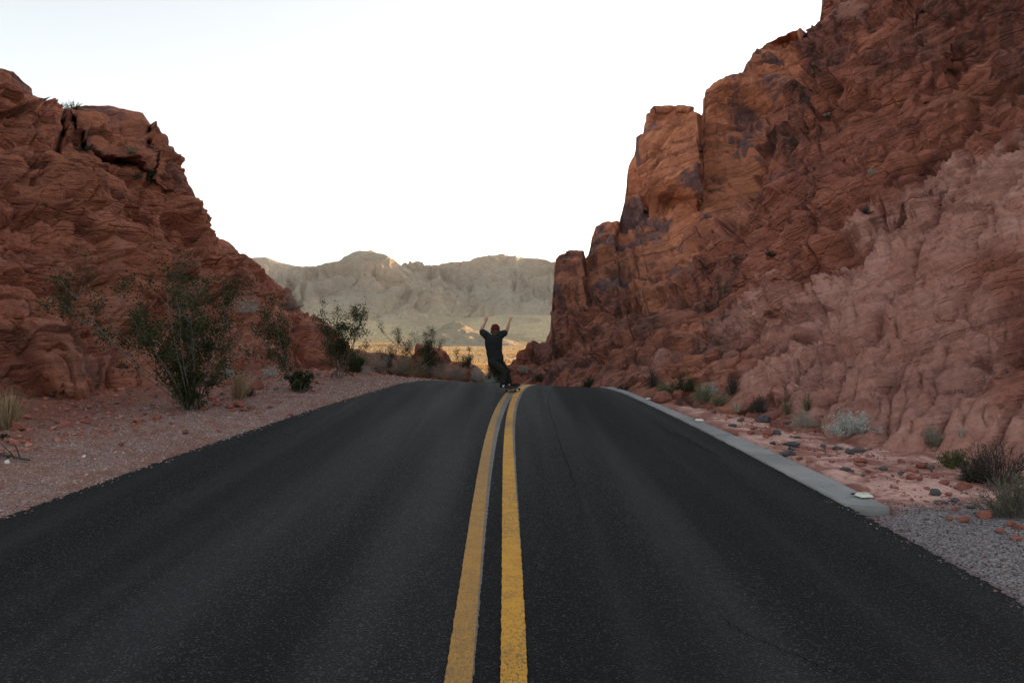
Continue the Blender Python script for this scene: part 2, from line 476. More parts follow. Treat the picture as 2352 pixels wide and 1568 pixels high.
# concrete gutter beside the road, ending in front of the gravel
y_end = on_ground(1935, 1163)[1]
ysg = np.concatenate([np.linspace(y_end, 21, 120), np.linspace(21.3, 40, 30)])
yr_end = on_ground(2040, 1172.5)[1]
sk = (yr_end - y_end)
A_, B_ = GU_L(ysg) + .02, None
rows = []
for u, dz in ((0, -.12), (0.0, .012), (.02, .022), (.25, .024), (.5, .026), (.75, .030), (.97, .036), (1.0, .028), (1.0, -.12)):
    y = ysg + sk * u * (1 - sst(y_end, 12, ysg))
    x = (GU_L(y) + .02) * (1 - u) + GU_R(y) * u
    if u < .1: x = x + .02 * fbm(np.stack([y * 7, y * 0, y * 0], -1), 4, 8, .65)
    rows.append(np.stack([x, y, gz(x, y) + dz], -1))
R = np.stack(rows, 0)
n_ = len(ysg)
F = grid_faces(len(rows), n_)
cap = np.array([[i * n_ for i in range(len(rows))]])
gut = mesh_obj('concrete_gutter', R.reshape(-1, 3), [F, cap], M_CONC, smooth=False)
tag(gut, 'pale grey concrete gutter strip along the right edge of the road', 'gutter', kind='structure')
for (Xa, Ya, Xb, Yb) in ((1728, 1050, 1790, 1052), (1668, 1004, 1710, 1010), (1590, 978, 1625, 980)):
    a, b = on_ground(Xa, Ya), on_ground(Xb, Yb)
    y0 = a[1]
    u = np.linspace(0, 1, 14)
    x = GU_L(y0) * (1 - u) + GU_R(y0) * u
    zz = np.interp(u, (0, .25, .5, .75, .97, 1), (.024, .027, .029, .033, .039, .031)) + .003
    wj = .006
    V = np.concatenate([np.stack([x, y0 - wj + .015 * np.sin(u * 9), gz(x, y0) + zz], -1), np.stack([x, y0 + wj + .015 * np.sin(u * 9), gz(x, y0) + zz], -1)])
    mesh_obj('joint', V, grid_faces(2, 14), M_CRACK, gut)

# ------------------------------------------------------------------ ground sheet
def ground_noise(x, y):
    p = np.stack([x, y, x * 0], -1)
    return .06 * fbm(p * .7, 3, 40) + .03 * fbm(p * 3.1, 4, 44, .55)
def ground_z(x, y):
    """soil height beside the road"""
    dl = XL(y) - x            # >0 left of the road
    dr = x - XR(y)
    yg = np.clip(y, -20, 40)
    gut_on = sst(y_end - .35, y_end + .05, y - sk * sst(0, .8, dr))
    guw = (GU_R(yg) - GU_L(yg))
    off = np.maximum(dl, dr)
    nz = ground_noise(x, y)
    z = gz(x, y)
    edge = sst(-.15, .5, off)
    z = z - .05 + edge * .06 + nz * sst(-.05, .8, off)
    z = z + .10 * sst(.3, 4, dl) * 1.0 + .02 * np.clip(dl - 3, 0, 30)
    # wash: beside the gutter the soil lies a little lower, then climbs to the cliff
    z = z - gut_on * .07 * (1 - sst(guw - .02, guw + .12, dr)) * (dr > -.2)
    z = z + .045 * sst(.1, .5, dr) * (1 - gut_on) * (1 - sst(2, 3, dr))
    z = z + np.clip(dr - 2.5, 0, 30) * .03
    return z
Xc = np.concatenate([np.linspace(-1500, -40, 60), np.linspace(-30, 2400, 560), np.linspace(2420, 3900, 60)])
Dg = np.concatenate([np.linspace(-14, 1.2, 26), np.geomspace(1.5, 30, 620), np.geomspace(30.5, 215, 110)])
r_ = (Xc - CX) / FPX
Dm = np.repeat(Dg[:, None], len(Xc), 1)
Xg = r_[None, :] * np.maximum(Dm, 5.0)
Zg = ground_z(Xg.ravel(), Dm.ravel()).reshape(Xg.shape)
left_d = XL(Dm) - Xg
right_d = Xg - XR(Dm)
grav = sst(-.3, .2, left_d) * (1 - sst(1.6, 3.6, left_d))
wash = sst(.2, .6, right_d) * (1 - sst(24, 30, Dm)) * sst(4, 6.2, Dm)
gg = sst(-.1, .2, right_d) * (1 - sst(y_end - .7, y_end + .1, Dm - .35 * right_d)) * (1 - sst(1.6, 2.4, right_d))
wash = wash * (1 - gg)
zone = np.stack([grav, wash, gg], -1).reshape(-1, 3)
gr = mesh_obj('ground', np.stack([Xg, Dm, Zg], -1).reshape(-1, 3), grid_faces(*Xg.shape), M_SOIL, attrs={'zone': zone})
tag(gr, 'red desert soil with gravel shoulders and a pale pink wash beside the road', 'ground', kind='structure')

# ------------------------------------------------------------------ rock relief builder
RELIEF = {}
def relief(name, top, foot, depth_fn, smooth_fn, bed_fn, xs, nrows, disp_fn, zone_fn, mat, back=14., drop=.5, vpow=1.0, nback=26, sink=14):
    yt = poly(xs, top); yf = poly(xs, foot) + sink
    v = np.linspace(0, 1, nrows) ** vpow
    Y = yf[None, :] + (yt - yf)[None, :] * v[:, None]
    X = np.repeat(xs[None, :], nrows, 0)
    D = depth_fn(X, Y)
    P = unproj(X, Y, D)
    P0 = unproj(X, Y, smooth_fn(X, Y))
    tb = (np.linspace(0, 1, nback + 1)[1:]) ** 1.7
    tp = P[-1]
    hd = tp * np.array([1, 1, 0]); hd /= np.linalg.norm(hd, axis=-1, keepdims=True)
    bk = back(xs) if callable(back) else np.full(len(xs), back)
    B = tp[None] + hd[None] * (tb[:, None] * bk[None, :])[..., None]
    dr = drop * bk[None, :] * (tb[:, None] ** 1.3)
    B[..., 2] -= dr
    E = B[-1:] + hd[None] * (np.array([.12, .3, .5, .7])[:, None] * bk[None, :])[..., None]
    E[..., 2] = B[-1:, :, 2] + (-6 - B[-1:, :, 2]) * np.array([.2, .5, .8, 1.])[:, None]
    K = np.repeat(P[:1], 3, 0)
    K[..., 2] -= np.array([2.4, 1.2, .4])[:, None]
    P = np.concatenate([K, P, B, E], 0)
    Xa = np.repeat(xs[None], len(P), 0); Ya = np.concatenate([np.repeat(yf[None], 3, 0), Y, np.repeat(yt[None], nback + 4, 0)])
    Q0 = P.copy(); Q0[3:3 + nrows] = P0; Q0[:3] = P0[:1] - np.array([0, 0, 1.])[None, None] * np.array([2.4, 1.2, .4])[:, None, None]
    N = grid_normals(Q0)
    for _ in range(4):
        N[:, 1:-1] = (N[:, :-2] + N[:, 1:-1] * 2 + N[:, 2:]) / 4; N[1:-1] = (N[:-2] + N[1:-1] * 2 + N[2:]) / 4
    N /= np.linalg.norm(N, axis=-1, keepdims=True) + 1e-9
    # normals should face the road
    sgn = np.sign((N * -(P - np.array([0, 0, EYE]))).sum(-1).mean()); N = N * sgn
    d = disp_fn(P.reshape(-1, 3), Xa.ravel(), Ya.ravel(), N.reshape(-1, 3))
    # where columns lie far apart in space, soften what they could not carry
    d = d.reshape(P.shape[:2])
    gap = np.linalg.norm(np.gradient(P, axis=1), axis=-1)
    wgt = sst(.03, .10, gap)
    for k in range(10):
        b = d.copy(); b[:, 1:-1] = (d[:, :-2] + 2 * d[:, 1:-1] + d[:, 2:]) / 4
        d = d + (b - d) * (wgt if k > 0 else np.maximum(wgt, .5))
    d = d.ravel()
    Q = P.reshape(-1, 3) + N.reshape(-1, 3) * d[:, None]
    z = zone_fn(P.reshape(-1, 3), Xa.ravel(), Ya.ravel())
    F = grid_faces(len(P), len(xs))
    if sgn < 0: F = F[:, ::-1]
    p_ = Q * .8 + P.reshape(-1, 3) * .2
    o = mesh_obj(name, Q, F, mat, attrs={'zone': z, 'bed': bed_fn(p_) + .22 * fbm(P.reshape(-1, 3) * .16, 2, 77)})
    n_front = (nrows + 3) * len(xs)
    px, py = proj(Q[:n_front])
    RELIEF[name] = (px, py, Q[:n_front])
    return o
def on_relief(name, X, Y):
    px, py, Q = RELIEF[name]
    d = (px - X) ** 2 + (py - Y) ** 2
    m = np.where(d < 9)[0]
    if not len(m): return Q[np.argmin(d)]
    return Q[m[np.argmin(Q[m, 1])]]

# ---- right cliff
R_TOP = [(1100, 884), (1125, 868), (1130, 848), (1166, 835), (1180, 826), (1200, 807), (1215, 803), (1235, 795), (1255, 788), (1266, 772), (1270, 756), (1272, 674), (1276, 619), (1280, 599), (1299, 588),
    (1304, 578), (1339, 575), (1342, 607), (1344, 606), (1353, 585), (1360, 544), (1370, 520), (1384, 511), (1411, 511.6), (1417, 513), (1432, 465), (1439, 421), (1446, 377), (1461, 346), (1462, 315),
    (1478, 306), (1481, 288), (1495, 267), (1507, 250), (1551, 245.7), (1587, 248.5), (1594, 257), (1611, 262), (1617, 247), (1619, 208), (1640, 190), (1665, 176), (1702, 168), (1713, 146), (1738, 110),
    (1786, 82), (1855, 64), (1884, 46), (1887, 0), (1889, -70), (1990, -120), (2352, -230), (3300, -420)]
R_FOOT = [(1100, 888), (1190, 888), (1280, 892), (1400, 897), (1500, 902), (1600, 914), (1700, 936), (1880, 985), (2050, 1020), (2352, 1052), (2700, 1105), (3300, 1200)]
r_depth0 = tps([(1130, 870, 40), (1190, 860, 38), (1280, 890, 33), (1400, 895, 25), (1500, 900, 19), (1700, 935, 15), (1880, 985, 12.2), (2050, 1020, 10.8), (2352, 1050, 9.6), (2800, 1130, 7.5), (3300, 1200, 6.2),
    (1200, 815, 42), (1275, 780, 42), (1290, 600, 50), (1330, 700, 44), (1340, 580, 51), (1390, 520, 53), (1400, 700, 40), (1400, 800, 32), (1450, 480, 53), (1540, 250, 56), (1480, 350, 55), (1530, 420, 51), (1500, 600, 44),
    (1550, 750, 30), (1560, 850, 21.5), (1650, 650, 33), (1650, 520, 41), (1600, 400, 48), (1650, 200, 55), (1740, 120, 57), (1850, 70, 58), (1760, 280, 50), (1700, 420, 44), (1700, 800, 20.5),
    (1850, 800, 16.5), (1850, 600, 23), (1850, 400, 31), (1950, 250, 36), (1950, 100, 42), (1900, -60, 52), (2100, 800, 13.6), (2100, 600, 17.3), (2100, 400, 23), (2150, 150, 31), (2150, -120, 41),
    (2352, 850, 11.4), (2352, 600, 14), (2352, 350, 18), (2352, 100, 24), (2352, -230, 33), (3000, 300, 13), (3000, 800, 8.5), (3000, -300, 21), (3300, -420, 20)], .68)
B1 = [(60, 1838), (92, 1841), (121, 1854), (212, 1854), (264, 1786), (304, 1771), (377, 1753), (443, 1735), (490, 1702), (560, 1640), (620, 1590), (700, 1550), (760, 1530)]
B2 = [(1500, 850), (1600, 770), (1690, 715), (1758, 674), (1880, 626), (2008, 557), (2068, 517), (2192, 410), (2352, 344), (3300, -100)]
B3 = [(1280, 720), (1400, 640), (1480, 660), (1560, 600), (1600, 560), (1700, 520)]      # broken shelf below the smooth faces
def r_depth(X, Y):
    D = r_depth0(X, Y)
    q = np.stack([X.ravel() / 40, Y.ravel() / 40, X.ravel() * 0], -1)
    wob = (fbm(q * .6, 2, 71, .5) * 16).reshape(X.shape)
    xb = np.interp(Y, [a for a, b in B1], [b for a, b in B1]) + wob * .6
    s = X - xb
    amp = 7.0 * (1 - sst(420, 700, Y)) * sst(40, 110, Y)
    D = D + amp * (1 - sst(-3, 5, s)) * np.exp(-np.clip(-s, 0, None) / 170)
    sb = Y - poly(X, B2) - wob                 # below the pale ledge line > 0
    a2 = sst(1640, 1800, X) * (.28 + .5 * fbm(q * .25, 2, 77).reshape(X.shape))
    D = D + a2 * (.9 * np.exp(-((sb - 10) / 12) ** 2) - .55 * sst(14, 60, sb) * np.exp(-np.clip(sb, 0, None) / 160) - .5 * sst(4, -3, sb) * np.exp(np.clip(sb, -400, 0) / 60))
    # towers stand proud of each other
    for (xa, xb_, ya, yb, am) in ((1268, 1342, 570, 700, -3.0), (1345, 1420, 505, 660, -1.5), (1460, 1606, 240, 470, -3.5)):
        D = D + am * sst(xa - 4, xa + 3, X) * (1 - sst(xb_ - 3, xb_ + 4, X)) * (1 - sst(yb - 60, yb + 40, Y + wob))
    # block over the orange face and dark recess at the top right
    s4 = np.hypot((X - 2180) / 90, (Y - 95) / 45)
    D = D + 1.1 * (1 - sst(.5, 1.0, s4 + wob / 60))
    s5 = np.hypot((X - 2150 - (Y - 190) * -.9) / 34, (Y - 190) / 90)
    D = D - .8 * (1 - sst(.6, 1.1, s5 + wob / 60))
    s6 = np.hypot((X - 1560) / 60, (Y - 640) / 55)
    D = D + 1.6 * (1 - sst(.5, 1.0, s6 + wob / 50))
    return D
def bed_coord(p, k=.36, kx=-.35):
    return p[:, 2] + k * p[:, 1] + kx * p[:, 0]
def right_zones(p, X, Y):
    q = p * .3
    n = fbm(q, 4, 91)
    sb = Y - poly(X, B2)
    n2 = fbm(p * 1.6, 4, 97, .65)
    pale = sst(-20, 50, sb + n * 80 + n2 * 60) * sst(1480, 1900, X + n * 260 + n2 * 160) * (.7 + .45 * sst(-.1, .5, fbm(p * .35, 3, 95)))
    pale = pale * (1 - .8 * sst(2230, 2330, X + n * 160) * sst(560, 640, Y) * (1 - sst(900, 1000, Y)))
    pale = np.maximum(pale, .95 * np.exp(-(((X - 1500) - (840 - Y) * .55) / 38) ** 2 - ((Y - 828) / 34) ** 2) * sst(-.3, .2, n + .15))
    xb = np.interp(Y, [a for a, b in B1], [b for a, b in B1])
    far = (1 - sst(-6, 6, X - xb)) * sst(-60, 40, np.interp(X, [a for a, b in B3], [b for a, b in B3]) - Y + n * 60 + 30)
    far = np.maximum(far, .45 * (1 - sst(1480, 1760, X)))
    dark = np.maximum(sst(0, 30, X - xb) * (1 - sst(80, 200, X - xb)) * sst(.0, .25, n + .12), .75 * (1 - sst(1400, 1640, X)) * sst(520, 620, Y))  # second term puts the shade of the broken lower rock into the colour
    dark = np.maximum(dark, .7 * sst(1850, 1900, X) * (1 - sst(160, 260, Y)) * sst(-.2, .2, n))  # dark block: varnish and its shade both go into the colour
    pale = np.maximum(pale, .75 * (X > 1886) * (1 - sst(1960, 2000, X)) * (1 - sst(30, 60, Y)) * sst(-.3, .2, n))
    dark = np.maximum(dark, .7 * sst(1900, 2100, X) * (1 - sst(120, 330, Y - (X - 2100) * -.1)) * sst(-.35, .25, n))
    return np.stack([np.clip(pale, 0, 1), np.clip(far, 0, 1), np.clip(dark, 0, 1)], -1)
def billow(p, seed): return 2 * np.abs(noise(p, seed)) - .45
def sil_dist(X, Y, top):
    xx = np.arange(-950, 3350, 2.)
    t = poly(xx, top)
    k = np.ones(9) / 9
    ts = np.convolve(np.pad(t, 4, 'edge'), k, 'valid')
    sl = np.abs(np.gradient(ts, xx))
    return np.abs(Y - poly(X, top)) / np.sqrt(1 + np.interp(X, xx, sl) ** 2)
def crag(p, sc_, bc, seed, warp=.4):
    """broken sandstone: lumps, jointed blocks, cracks, ledges and grit, in metres"""
    w = np.stack([fbm(p * .5, 3, seed + 1), fbm(p * .5, 3, seed + 2), fbm(p * .5, 3, seed + 3)], -1)
    q = np.stack([p[:, 0], p[:, 1], bc * 2.3], -1)
    d = 1.0 * sc_ * fbm(p / 4.5, 3, seed + 10) + .26 * sc_ * (ridged(p / 2.6 + w * .3, 2, seed + 12) - .6)
    msk = sst(-.25, .25, fbm(p * .22, 3, seed + 14))
    f1, f2, cid, tl = worley(q / 2.7 + w * warp * .5, seed + 20)
    d += sc_ * (.50 * (cid - .5) + 1.15 * tl - .34 * np.exp(-((f2 - f1) / .08) ** 2) * (.3 + .7 * msk))
    f1, f2, cid, tl = worley(q / .95 + w * warp * .7, seed + 21)
    d += sc_ * (.20 * (cid - .5) + .42 * tl - .15 * np.exp(-((f2 - f1) / .1) ** 2) * (1 - .6 * msk))
    s = bc / 1.7 + .7 * fbm(p * .2, 3, seed + 34)
    fr = s - np.floor(s)
    d += .55 * sc_ * (sst(0, .85, fr) * (1 - sst(.93, 1.0, fr)) - .5) * sst(-.2, .25, fbm(p * .16, 2, seed + 35))
    s = bc / .55 + 1.1 * fbm(p * .35, 3, seed + 30)
    fr = s - np.floor(s)
    d += .24 * sc_ * (sst(0, .8, fr) * (1 - sst(.9, 1.0, fr)) - .5) * sst(-.3, .25, fbm(p * .25, 2, seed + 33))
    d += .10 * fbm(p * 1.7, 3, seed + 60, .6) + .04 * (ridged(p * 4.5, 1, seed + 66) - .5)
    return d
def right_disp(p, X, Y, N):
    z = right_zones(p, X, Y)
    pale, far, dark = z.T
    sc_ = np.clip(p[:, 1] / 27, .5, 1.7)
    bc = bed_coord(p)
    d = crag(p, sc_, bc, 0) * (1 - .55 * far - .65 * pale)
    # smooth faces: thin cross bedding and shallow hollows
    s = (p[:, 2] + .12 * p[:, 0]) / .42 + 1.8 * fbm(p * .16, 3, 32)
    fr = s - np.floor(s)
    d += far * .11 * (sst(0, .7, fr) * (1 - sst(.85, 1, fr)) - .5) * sst(-.1, .3, fbm(p * .2, 2, 36))
    d += far * .55 * fbm(p * .16, 3, 67)
    # fluted rills run down the pale slope; broken ledges step up the brown one
    wx = fbm(p * .55, 3, 41)
    wy = fbm(p * 1.3, 3, 48)
    rc = (.86 * X + .50 * Y) + 30 * wx + 12 * wy
    al = (-.50 * X + .86 * Y)
    rib = lambda c: np.sqrt(np.clip(1 - (2 * (c - np.floor(c)) - 1) ** 2, 0, 1)) - .78
    c1 = rc / 118 + .35 * noise(np.stack([al / 260, rc / 400, al * 0], -1), 49)
    c2 = rc / 47 + .4 * noise(np.stack([al / 150, rc / 200, al * 0], -1), 42)
    d += pale * (.62 * rib(c1) + .26 * rib(c2) * sst(-.5, .3, wx + wy) + .22 * billow(p * 1.3, 44) + .14 * billow(p * 3.1, 47) + .12 * fbm(p * 3.5, 4, 45, .65))
    lc = (Y + .56 * X + 34 * wx + 14 * wy)
    for per, am, sd in ((150, .62, 51), (64, .26, 52)):
        c_ = lc / per + .5 * noise(np.stack([X / 210, lc / 300, X * 0], -1), sd)
        fr = c_ - np.floor(c_)
        on = sst(-.15, .2, noise(np.stack([X / 120, np.floor(c_) * 3.7, X * 0], -1), sd + 5) + .1)
        d += (1 - pale) * (1 - .75 * far) * am * sc_ * on * (sst(0, .12, fr) * (1 - fr) ** .8 * -1.25 + .4)
    w = np.stack([fbm(p * .5, 3, 1), fbm(p * .5, 3, 2), fbm(p * .5, 3, 3)], -1)
    pit, _, pid, _ = worley(p * np.array([.9, .9, 1.2]) + w, 50)
    d -= (.5 * far + .8 * dark + .3 * pale) * .42 * sc_ * (pid > .7) * (1 - sst(.14, .36, pit))
    foot = sst(0, .9, p[:, 2] - gz(p[:, 0], p[:, 1]))
    edge = 1 - .7 * np.exp(-sil_dist(X, Y, R_TOP) / 16) * (X < 1960)
    d = np.clip(d - np.median(d), -2.2, 1.5)
    return d * (.35 + .65 * foot) * edge
xs_r = np.concatenate([np.arange(1104, 2380, .95), np.linspace(2384, 3300, 130)])
def r_back(xs): return np.interp(xs, (1100, 1260, 1300, 1600, 1900, 2352, 3300), (2, 3, 7, 10, 12, 25, 25))
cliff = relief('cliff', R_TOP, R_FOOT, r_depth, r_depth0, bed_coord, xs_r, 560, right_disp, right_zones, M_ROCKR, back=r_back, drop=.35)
tag(cliff, 'tall red sandstone cliff right of the road with towers and a pale fluted foot', 'cliff', kind='structure')

# ---- left hill
L_TOP = [(-900, -120), (-400, 20), (-60, 140), (0, 157), (34, 170), (51, 188), (73, 204), (75, 224), (80, 228), (96, 226), (116, 243), (131, 252), (136, 250), (191, 245), (250, 242), (284, 251), (328, 260), (352, 296), (376, 330),
    (398, 337), (410, 368), (427, 416), (441, 443), (455, 484), (459, 500), (489, 549), (520, 562), (554, 593), (588, 620), (622, 647), (656, 670), (684, 711), (725, 739), (766, 769), (800, 795), (834, 802), (853, 807), (874, 807),
    (894, 815), (932, 818), (1000, 822), (1043, 830), (1065, 833), (1091, 841), (1108, 858), (1124, 872), (1140, 884)]
L_FOOT = [(-900, 1260), (-400, 1060), (0, 975), (240, 950), (430, 930), (600, 893), (760, 868), (850, 870), (1140, 890)]
l_depth0 = tps([(-900, 1240, 6.5), (-400, 1050, 9.5), (0, 970, 13), (240, 948, 14), (430, 930, 15.5), (600, 890, 19.5), (760, 862, 25), (850, 865, 28), (1000, 880, 32), (1140, 886, 37),
    (0, 157, 23), (130, 250, 26.5), (200, 246, 28.5), (285, 250, 29.5), (400, 345, 31.5), (456, 484, 33.5), (560, 595, 36), (690, 715, 36), (735, 745, 34.5), (834, 802, 33), (940, 820, 34.5), (1091, 841, 38),
    (200, 600, 18.5), (400, 600, 23.5), (300, 420, 25), (100, 400, 20), (550, 750, 25.5), (650, 800, 26.5), (150, 800, 15.2), (350, 800, 18.5), (-400, 400, 13), (-400, 20, 18), (-900, -120, 15), (-900, 500, 9)])
CAP = [(-100, 150), (60, 225), (140, 262), (180, 310), (215, 360), (300, 395), (360, 445), (420, 495), (470, 520)]     # foot of the cap rock
def l_depth(X, Y):
    D = l_depth0(X, Y)
    q = np.stack([X.ravel() / 36, Y.ravel() / 36, X.ravel() * 0], -1)
    wob = (fbm(q * .6, 2, 171, .5) * 13).reshape(X.shape)
    s = poly(X, CAP) - Y + wob
    on = (1 - sst(440, 480, X)) * sst(105, 132, X)
    D = D + on * (1.5 * np.exp(-((s - 6) / 9) ** 2) - 1.2 * sst(4, 14, s))
    # the dark cleft between the two caps, and the hanging boulder at the left
    D = D + 3.0 * np.exp(-(((X - 128) - (Y - 280) * .1) / 7) ** 2) * sst(252, 262, Y) * (1 - sst(330, 360, Y))
    D = D - 1.4 * (1 - sst(.75, 1.05, np.hypot((X - 20) / 62, (Y - 205) / 52) + wob / 90))
    D = D + 1.0 * np.exp(-((np.hypot((X - 20) / 62, (Y - 205) / 52) - 1.15) / .12) ** 2) * (Y > 205)
    D = D + .9 * np.exp(-(((X - 318) - (Y - 330) * .25) / 5) ** 2) * sst(290, 310, Y) * (1 - sst(400, 430, Y))
    # smooth bulge at the foot, left of the big bush
    D = D - .9 * (1 - sst(.4, 1.0, np.hypot(((X - 150) - (Y - 850) * .5) / 90, (Y - 850) / 105)))
    D = D - .8 * (1 - sst(.4, 1.0, np.hypot(((X - 540) - (Y - 800) * .35) / 45, (Y - 790) / 95)))
    return D
def left_zones(p, X, Y):
    n = fbm(p * .4, 4, 191)
    cap = sst(-4, 10, poly(X, CAP) - Y) * (1 - sst(440, 490, X))
    pale = .5 * sst(.12, .35, fbm(p * .55, 4, 195)) * sst(500, 620, Y) + .55 * sst(.15, .4, fbm(p * 1.3, 3, 197)) * sst(480, 700, Y)
    bul = 1 - sst(.5, 1.1, np.hypot(((X - 150) - (Y - 850) * .5) / 90, (Y - 850) / 105))
    return np.stack([np.clip(pale, 0, .6), np.clip(np.maximum(.6 * cap, .8 * bul), 0, 1), np.clip(.35 * cap * sst(0, .3, n + .1), 0, 1)], -1)
def left_disp(p, X, Y, N):
    z = left_zones(p, X, Y)
    pale, capz, dark = z.T
    sc_ = np.clip(p[:, 1] / 24, .55, 1.3)
    bc = p[:, 2] - .16 * p[:, 0] + .05 * p[:, 1]
    d = crag(p, sc_, bc, 100) * (1 - .5 * np.clip(capz, 0, 1))
    s = bc / .38 + 1.3 * fbm(p * .25, 3, 132)
    fr = s - np.floor(s)
    d += capz * .16 * (sst(0, .75, fr) * (1 - sst(.86, 1.0, fr)) - .5)
    g = p[:, 1] + .2 * p[:, 0] + .5 * fbm(p * .5, 3, 141)
    d += .28 * billow(np.stack([g * .55, p[:, 0] * .15, p[:, 2] * .15], -1), 142) * (1 - (capz > .3))
    d = np.clip(d - np.median(d), -1.6, 1.1)
    edge = 1 - .85 * np.exp(-(sil_dist(X, Y, L_TOP) / 26) ** 1.5)
    far = 1 - .55 * sst(760, 860, X)
    return d * edge * far
xs_l = np.concatenate([np.linspace(-900, -22, 130), np.arange(-20, 1140, 1.1)])
def l_back(xs): return np.interp(xs, (-900, 0, 300, 560, 760, 1140), (14, 12, 9, 5, 2.5, 1.5))
hill = relief('hill', L_TOP, L_FOOT, l_depth, l_depth0, lambda p: p[:, 2] - .16 * p[:, 0] + .05 * p[:, 1], xs_l, 540, left_disp, left_zones, M_ROCKL, back=l_back, drop=.45)
tag(hill, 'red crumbling rock hill left of the road falling to the valley', 'hill', kind='structure')

# ------------------------------------------------------------------ valley and mountains
def far_material(name, kind):
    t = NT(name)
    p = t.pos()
    if kind == 'basin':
        a = t.noise(t.pos((1, .35, 1)), .02, 6, .65)
        b = t.noise(t.pos((1, .5, 1)), .22, 5, .85)
        c = t.mix(t.ramp(a, .35, .65), (.38, .30, .17), (.46, .36, .20))
        c = t.mix(t.ramp(b, .49, .56, 0., .85), c, (.13, .135, .075))
        c = t.mix(t.ramp(t.noise(t.pos((1, .22, 1)), .006, 5, .6), .46, .62, 0., .75), c, (.17, .15, .095))
        return t.out(c, 1.0)
    a = t.noise(t.pos((1, 1, 1)), .006, 8, .65)
    s = t.noise(t.pos((1, 1, .25)), .02, 7, .7)
    c = t.mix(t.ramp(a, .35, .65), (.245, .232, .198), (.335, .315, .265))
    c = t.mix(t.ramp(s, .5, .68, 0., .7), c, (.19, .16, .125))
    c = t.mix(t.ramp(t.noise(p, .003, 5, .6), .55, .7, 0., .5), c, (.38, .25, .18))
    zz = t.n('SeparateXYZ'); t.l(p, zz.inputs[0])
    zf = t.math('ADD', zz.outputs[2], t.math('MULTIPLY', a, 60.))
    c = t.mix(t.ramp(zf, 150., 60., 0., .85), c, (.40, .34, .24))
    bz = t.noise(p, .12, 4, .75)
    c = t.mix(t.ramp(bz, .5, .62, 0., .5), c, (.20, .20, .13))
    return t.out(c, 1.0, t.bump(t.noise(p, .03, 8, .7), 1., 22))
M_BASIN = far_material('valley_scrubland', 'basin')
M_MOUNT = far_material('bare_mountain', 'mount')
def basin_z(x, y):
    p = np.stack([x, y, x * 0], -1)
    z = -15 + 62 * sst(1000, 2700, y) ** 1.3
    z = z + 1.3 * fbm(p / np.array([160, 60, 1]), 3, 300) + .5 * fbm(p / 22, 3, 310)
    return z - 6 * (1 - sst(120, 220, y))
Xb = np.concatenate([np.linspace(-2000, 480, 70), np.linspace(500, 1330, 420), np.linspace(1350, 4300, 110)])
Db = np.geomspace(110, 3300, 620)
Dm2 = np.repeat(Db[:, None], len(Xb), 1)
Xw = ((Xb - CX) / FPX)[None, :] * Dm2
Zw = basin_z(Xw.ravel(), Dm2.ravel()).reshape(Xw.shape)
basin = mesh_obj('valley_floor', np.stack([Xw, Dm2, Zw], -1).reshape(-1, 3), grid_faces(*Xw.shape), M_BASIN)
tag(basin, 'wide scrub covered valley floor below the canyon, golden where sunlit', 'valley', kind='structure')

def mountain(name, label, top, base_y, d0, d1, xs, nrows, seed, amp, back):
    yt = poly(xs, top)
    yb = poly(xs, base_y) + 14 - 9 * np.abs(noise(np.stack([xs / 70, xs * 0 + seed, xs * 0], -1), 5)) - 4 * np.abs(noise(np.stack([xs / 24, xs * 0 + seed, xs * 0], -1), 6))
    v = np.linspace(0, 1, nrows)
    hgt = (yb - yt)
    prof = .28 * v + .72 * v ** 1.9          # talus below, steeper crag above
    Y = yb[None, :] - hgt[None, :] * prof[:, None]
    X = np.repeat(xs[None], nrows, 0)
    D = d0 + (d1 - d0) * v[:, None] ** .8 + 0 * X
    P = unproj(X, Y, D)
    t = np.linspace(0, 1, 24)[1:]
    B = P[-1][None] + np.array([0, 1, 0])[None, None] * (t * back)[:, None, None]
    B[..., 2] -= (t ** 1.2 * 380)[:, None]
    P = np.concatenate([P, B])
    vv = np.concatenate([v, np.ones(23)])
    N = grid_normals(P)
    if (N[..., 1].mean()) > 0: N = -N
    p = P.reshape(-1, 3)
    V_ = np.repeat(vv[:, None], len(xs), 1).ravel()
    g = np.stack([p[:, 0] / 250 + .8 * fbm(p / 320, 3, seed + 9), p[:, 2] / 520, p[:, 1] / 520], -1)
    m = amp * 1.3 * (ridged(g, 4, seed, .5) - .9) * sst(.0, .5, V_) * .9
    m += amp * .8 * ridged(g * np.array([4.2, 2.2, 2.2]), 3, seed + 30, .6) * sst(.3, .75, V_)
    m += amp * .35 * fbm(p / 60, 5, seed + 40, .6) * sst(.05, .5, V_)
    bt = p[:, 2] / 26 + 1.5 * fbm(p / 200, 3, seed + 50)
    fr = bt - np.floor(bt)
    m += amp * .25 * (sst(0, .7, fr) * (1 - sst(.8, 1, fr)) - .5) * sst(.3, .8, V_)
    damp = 1 - .9 * np.exp(-np.abs(V_ - 1) / .07)
    Q = p + N.reshape(-1, 3) * (m * damp)[:, None]
    F = grid_faces(nrows + 23, len(xs))
    o = mesh_obj(name, Q, F, M_MOUNT)
    tag(o, label, 'mountain', kind='structure')
    return o
xm = np.arange(430, 1130, 1.6)
mountain('mountain', 'rugged pale mountain peak with bare crags in the middle of the range',
    [(430, 690), (560, 662), (640, 634), (687, 616), (705, 612), (725, 612), (756, 604), (776, 600), (790, 592), (807, 582), (824, 577), (845, 578), (865, 583), (882, 585), (903, 599), (927, 614), (960, 640), (1000, 668), (1060, 712), (1130, 775)],
    [(430, 745), (700, 738), (900, 735), (1050, 748), (1130, 782)], 1900, 2500, xm, 300, 400, 34, 900)
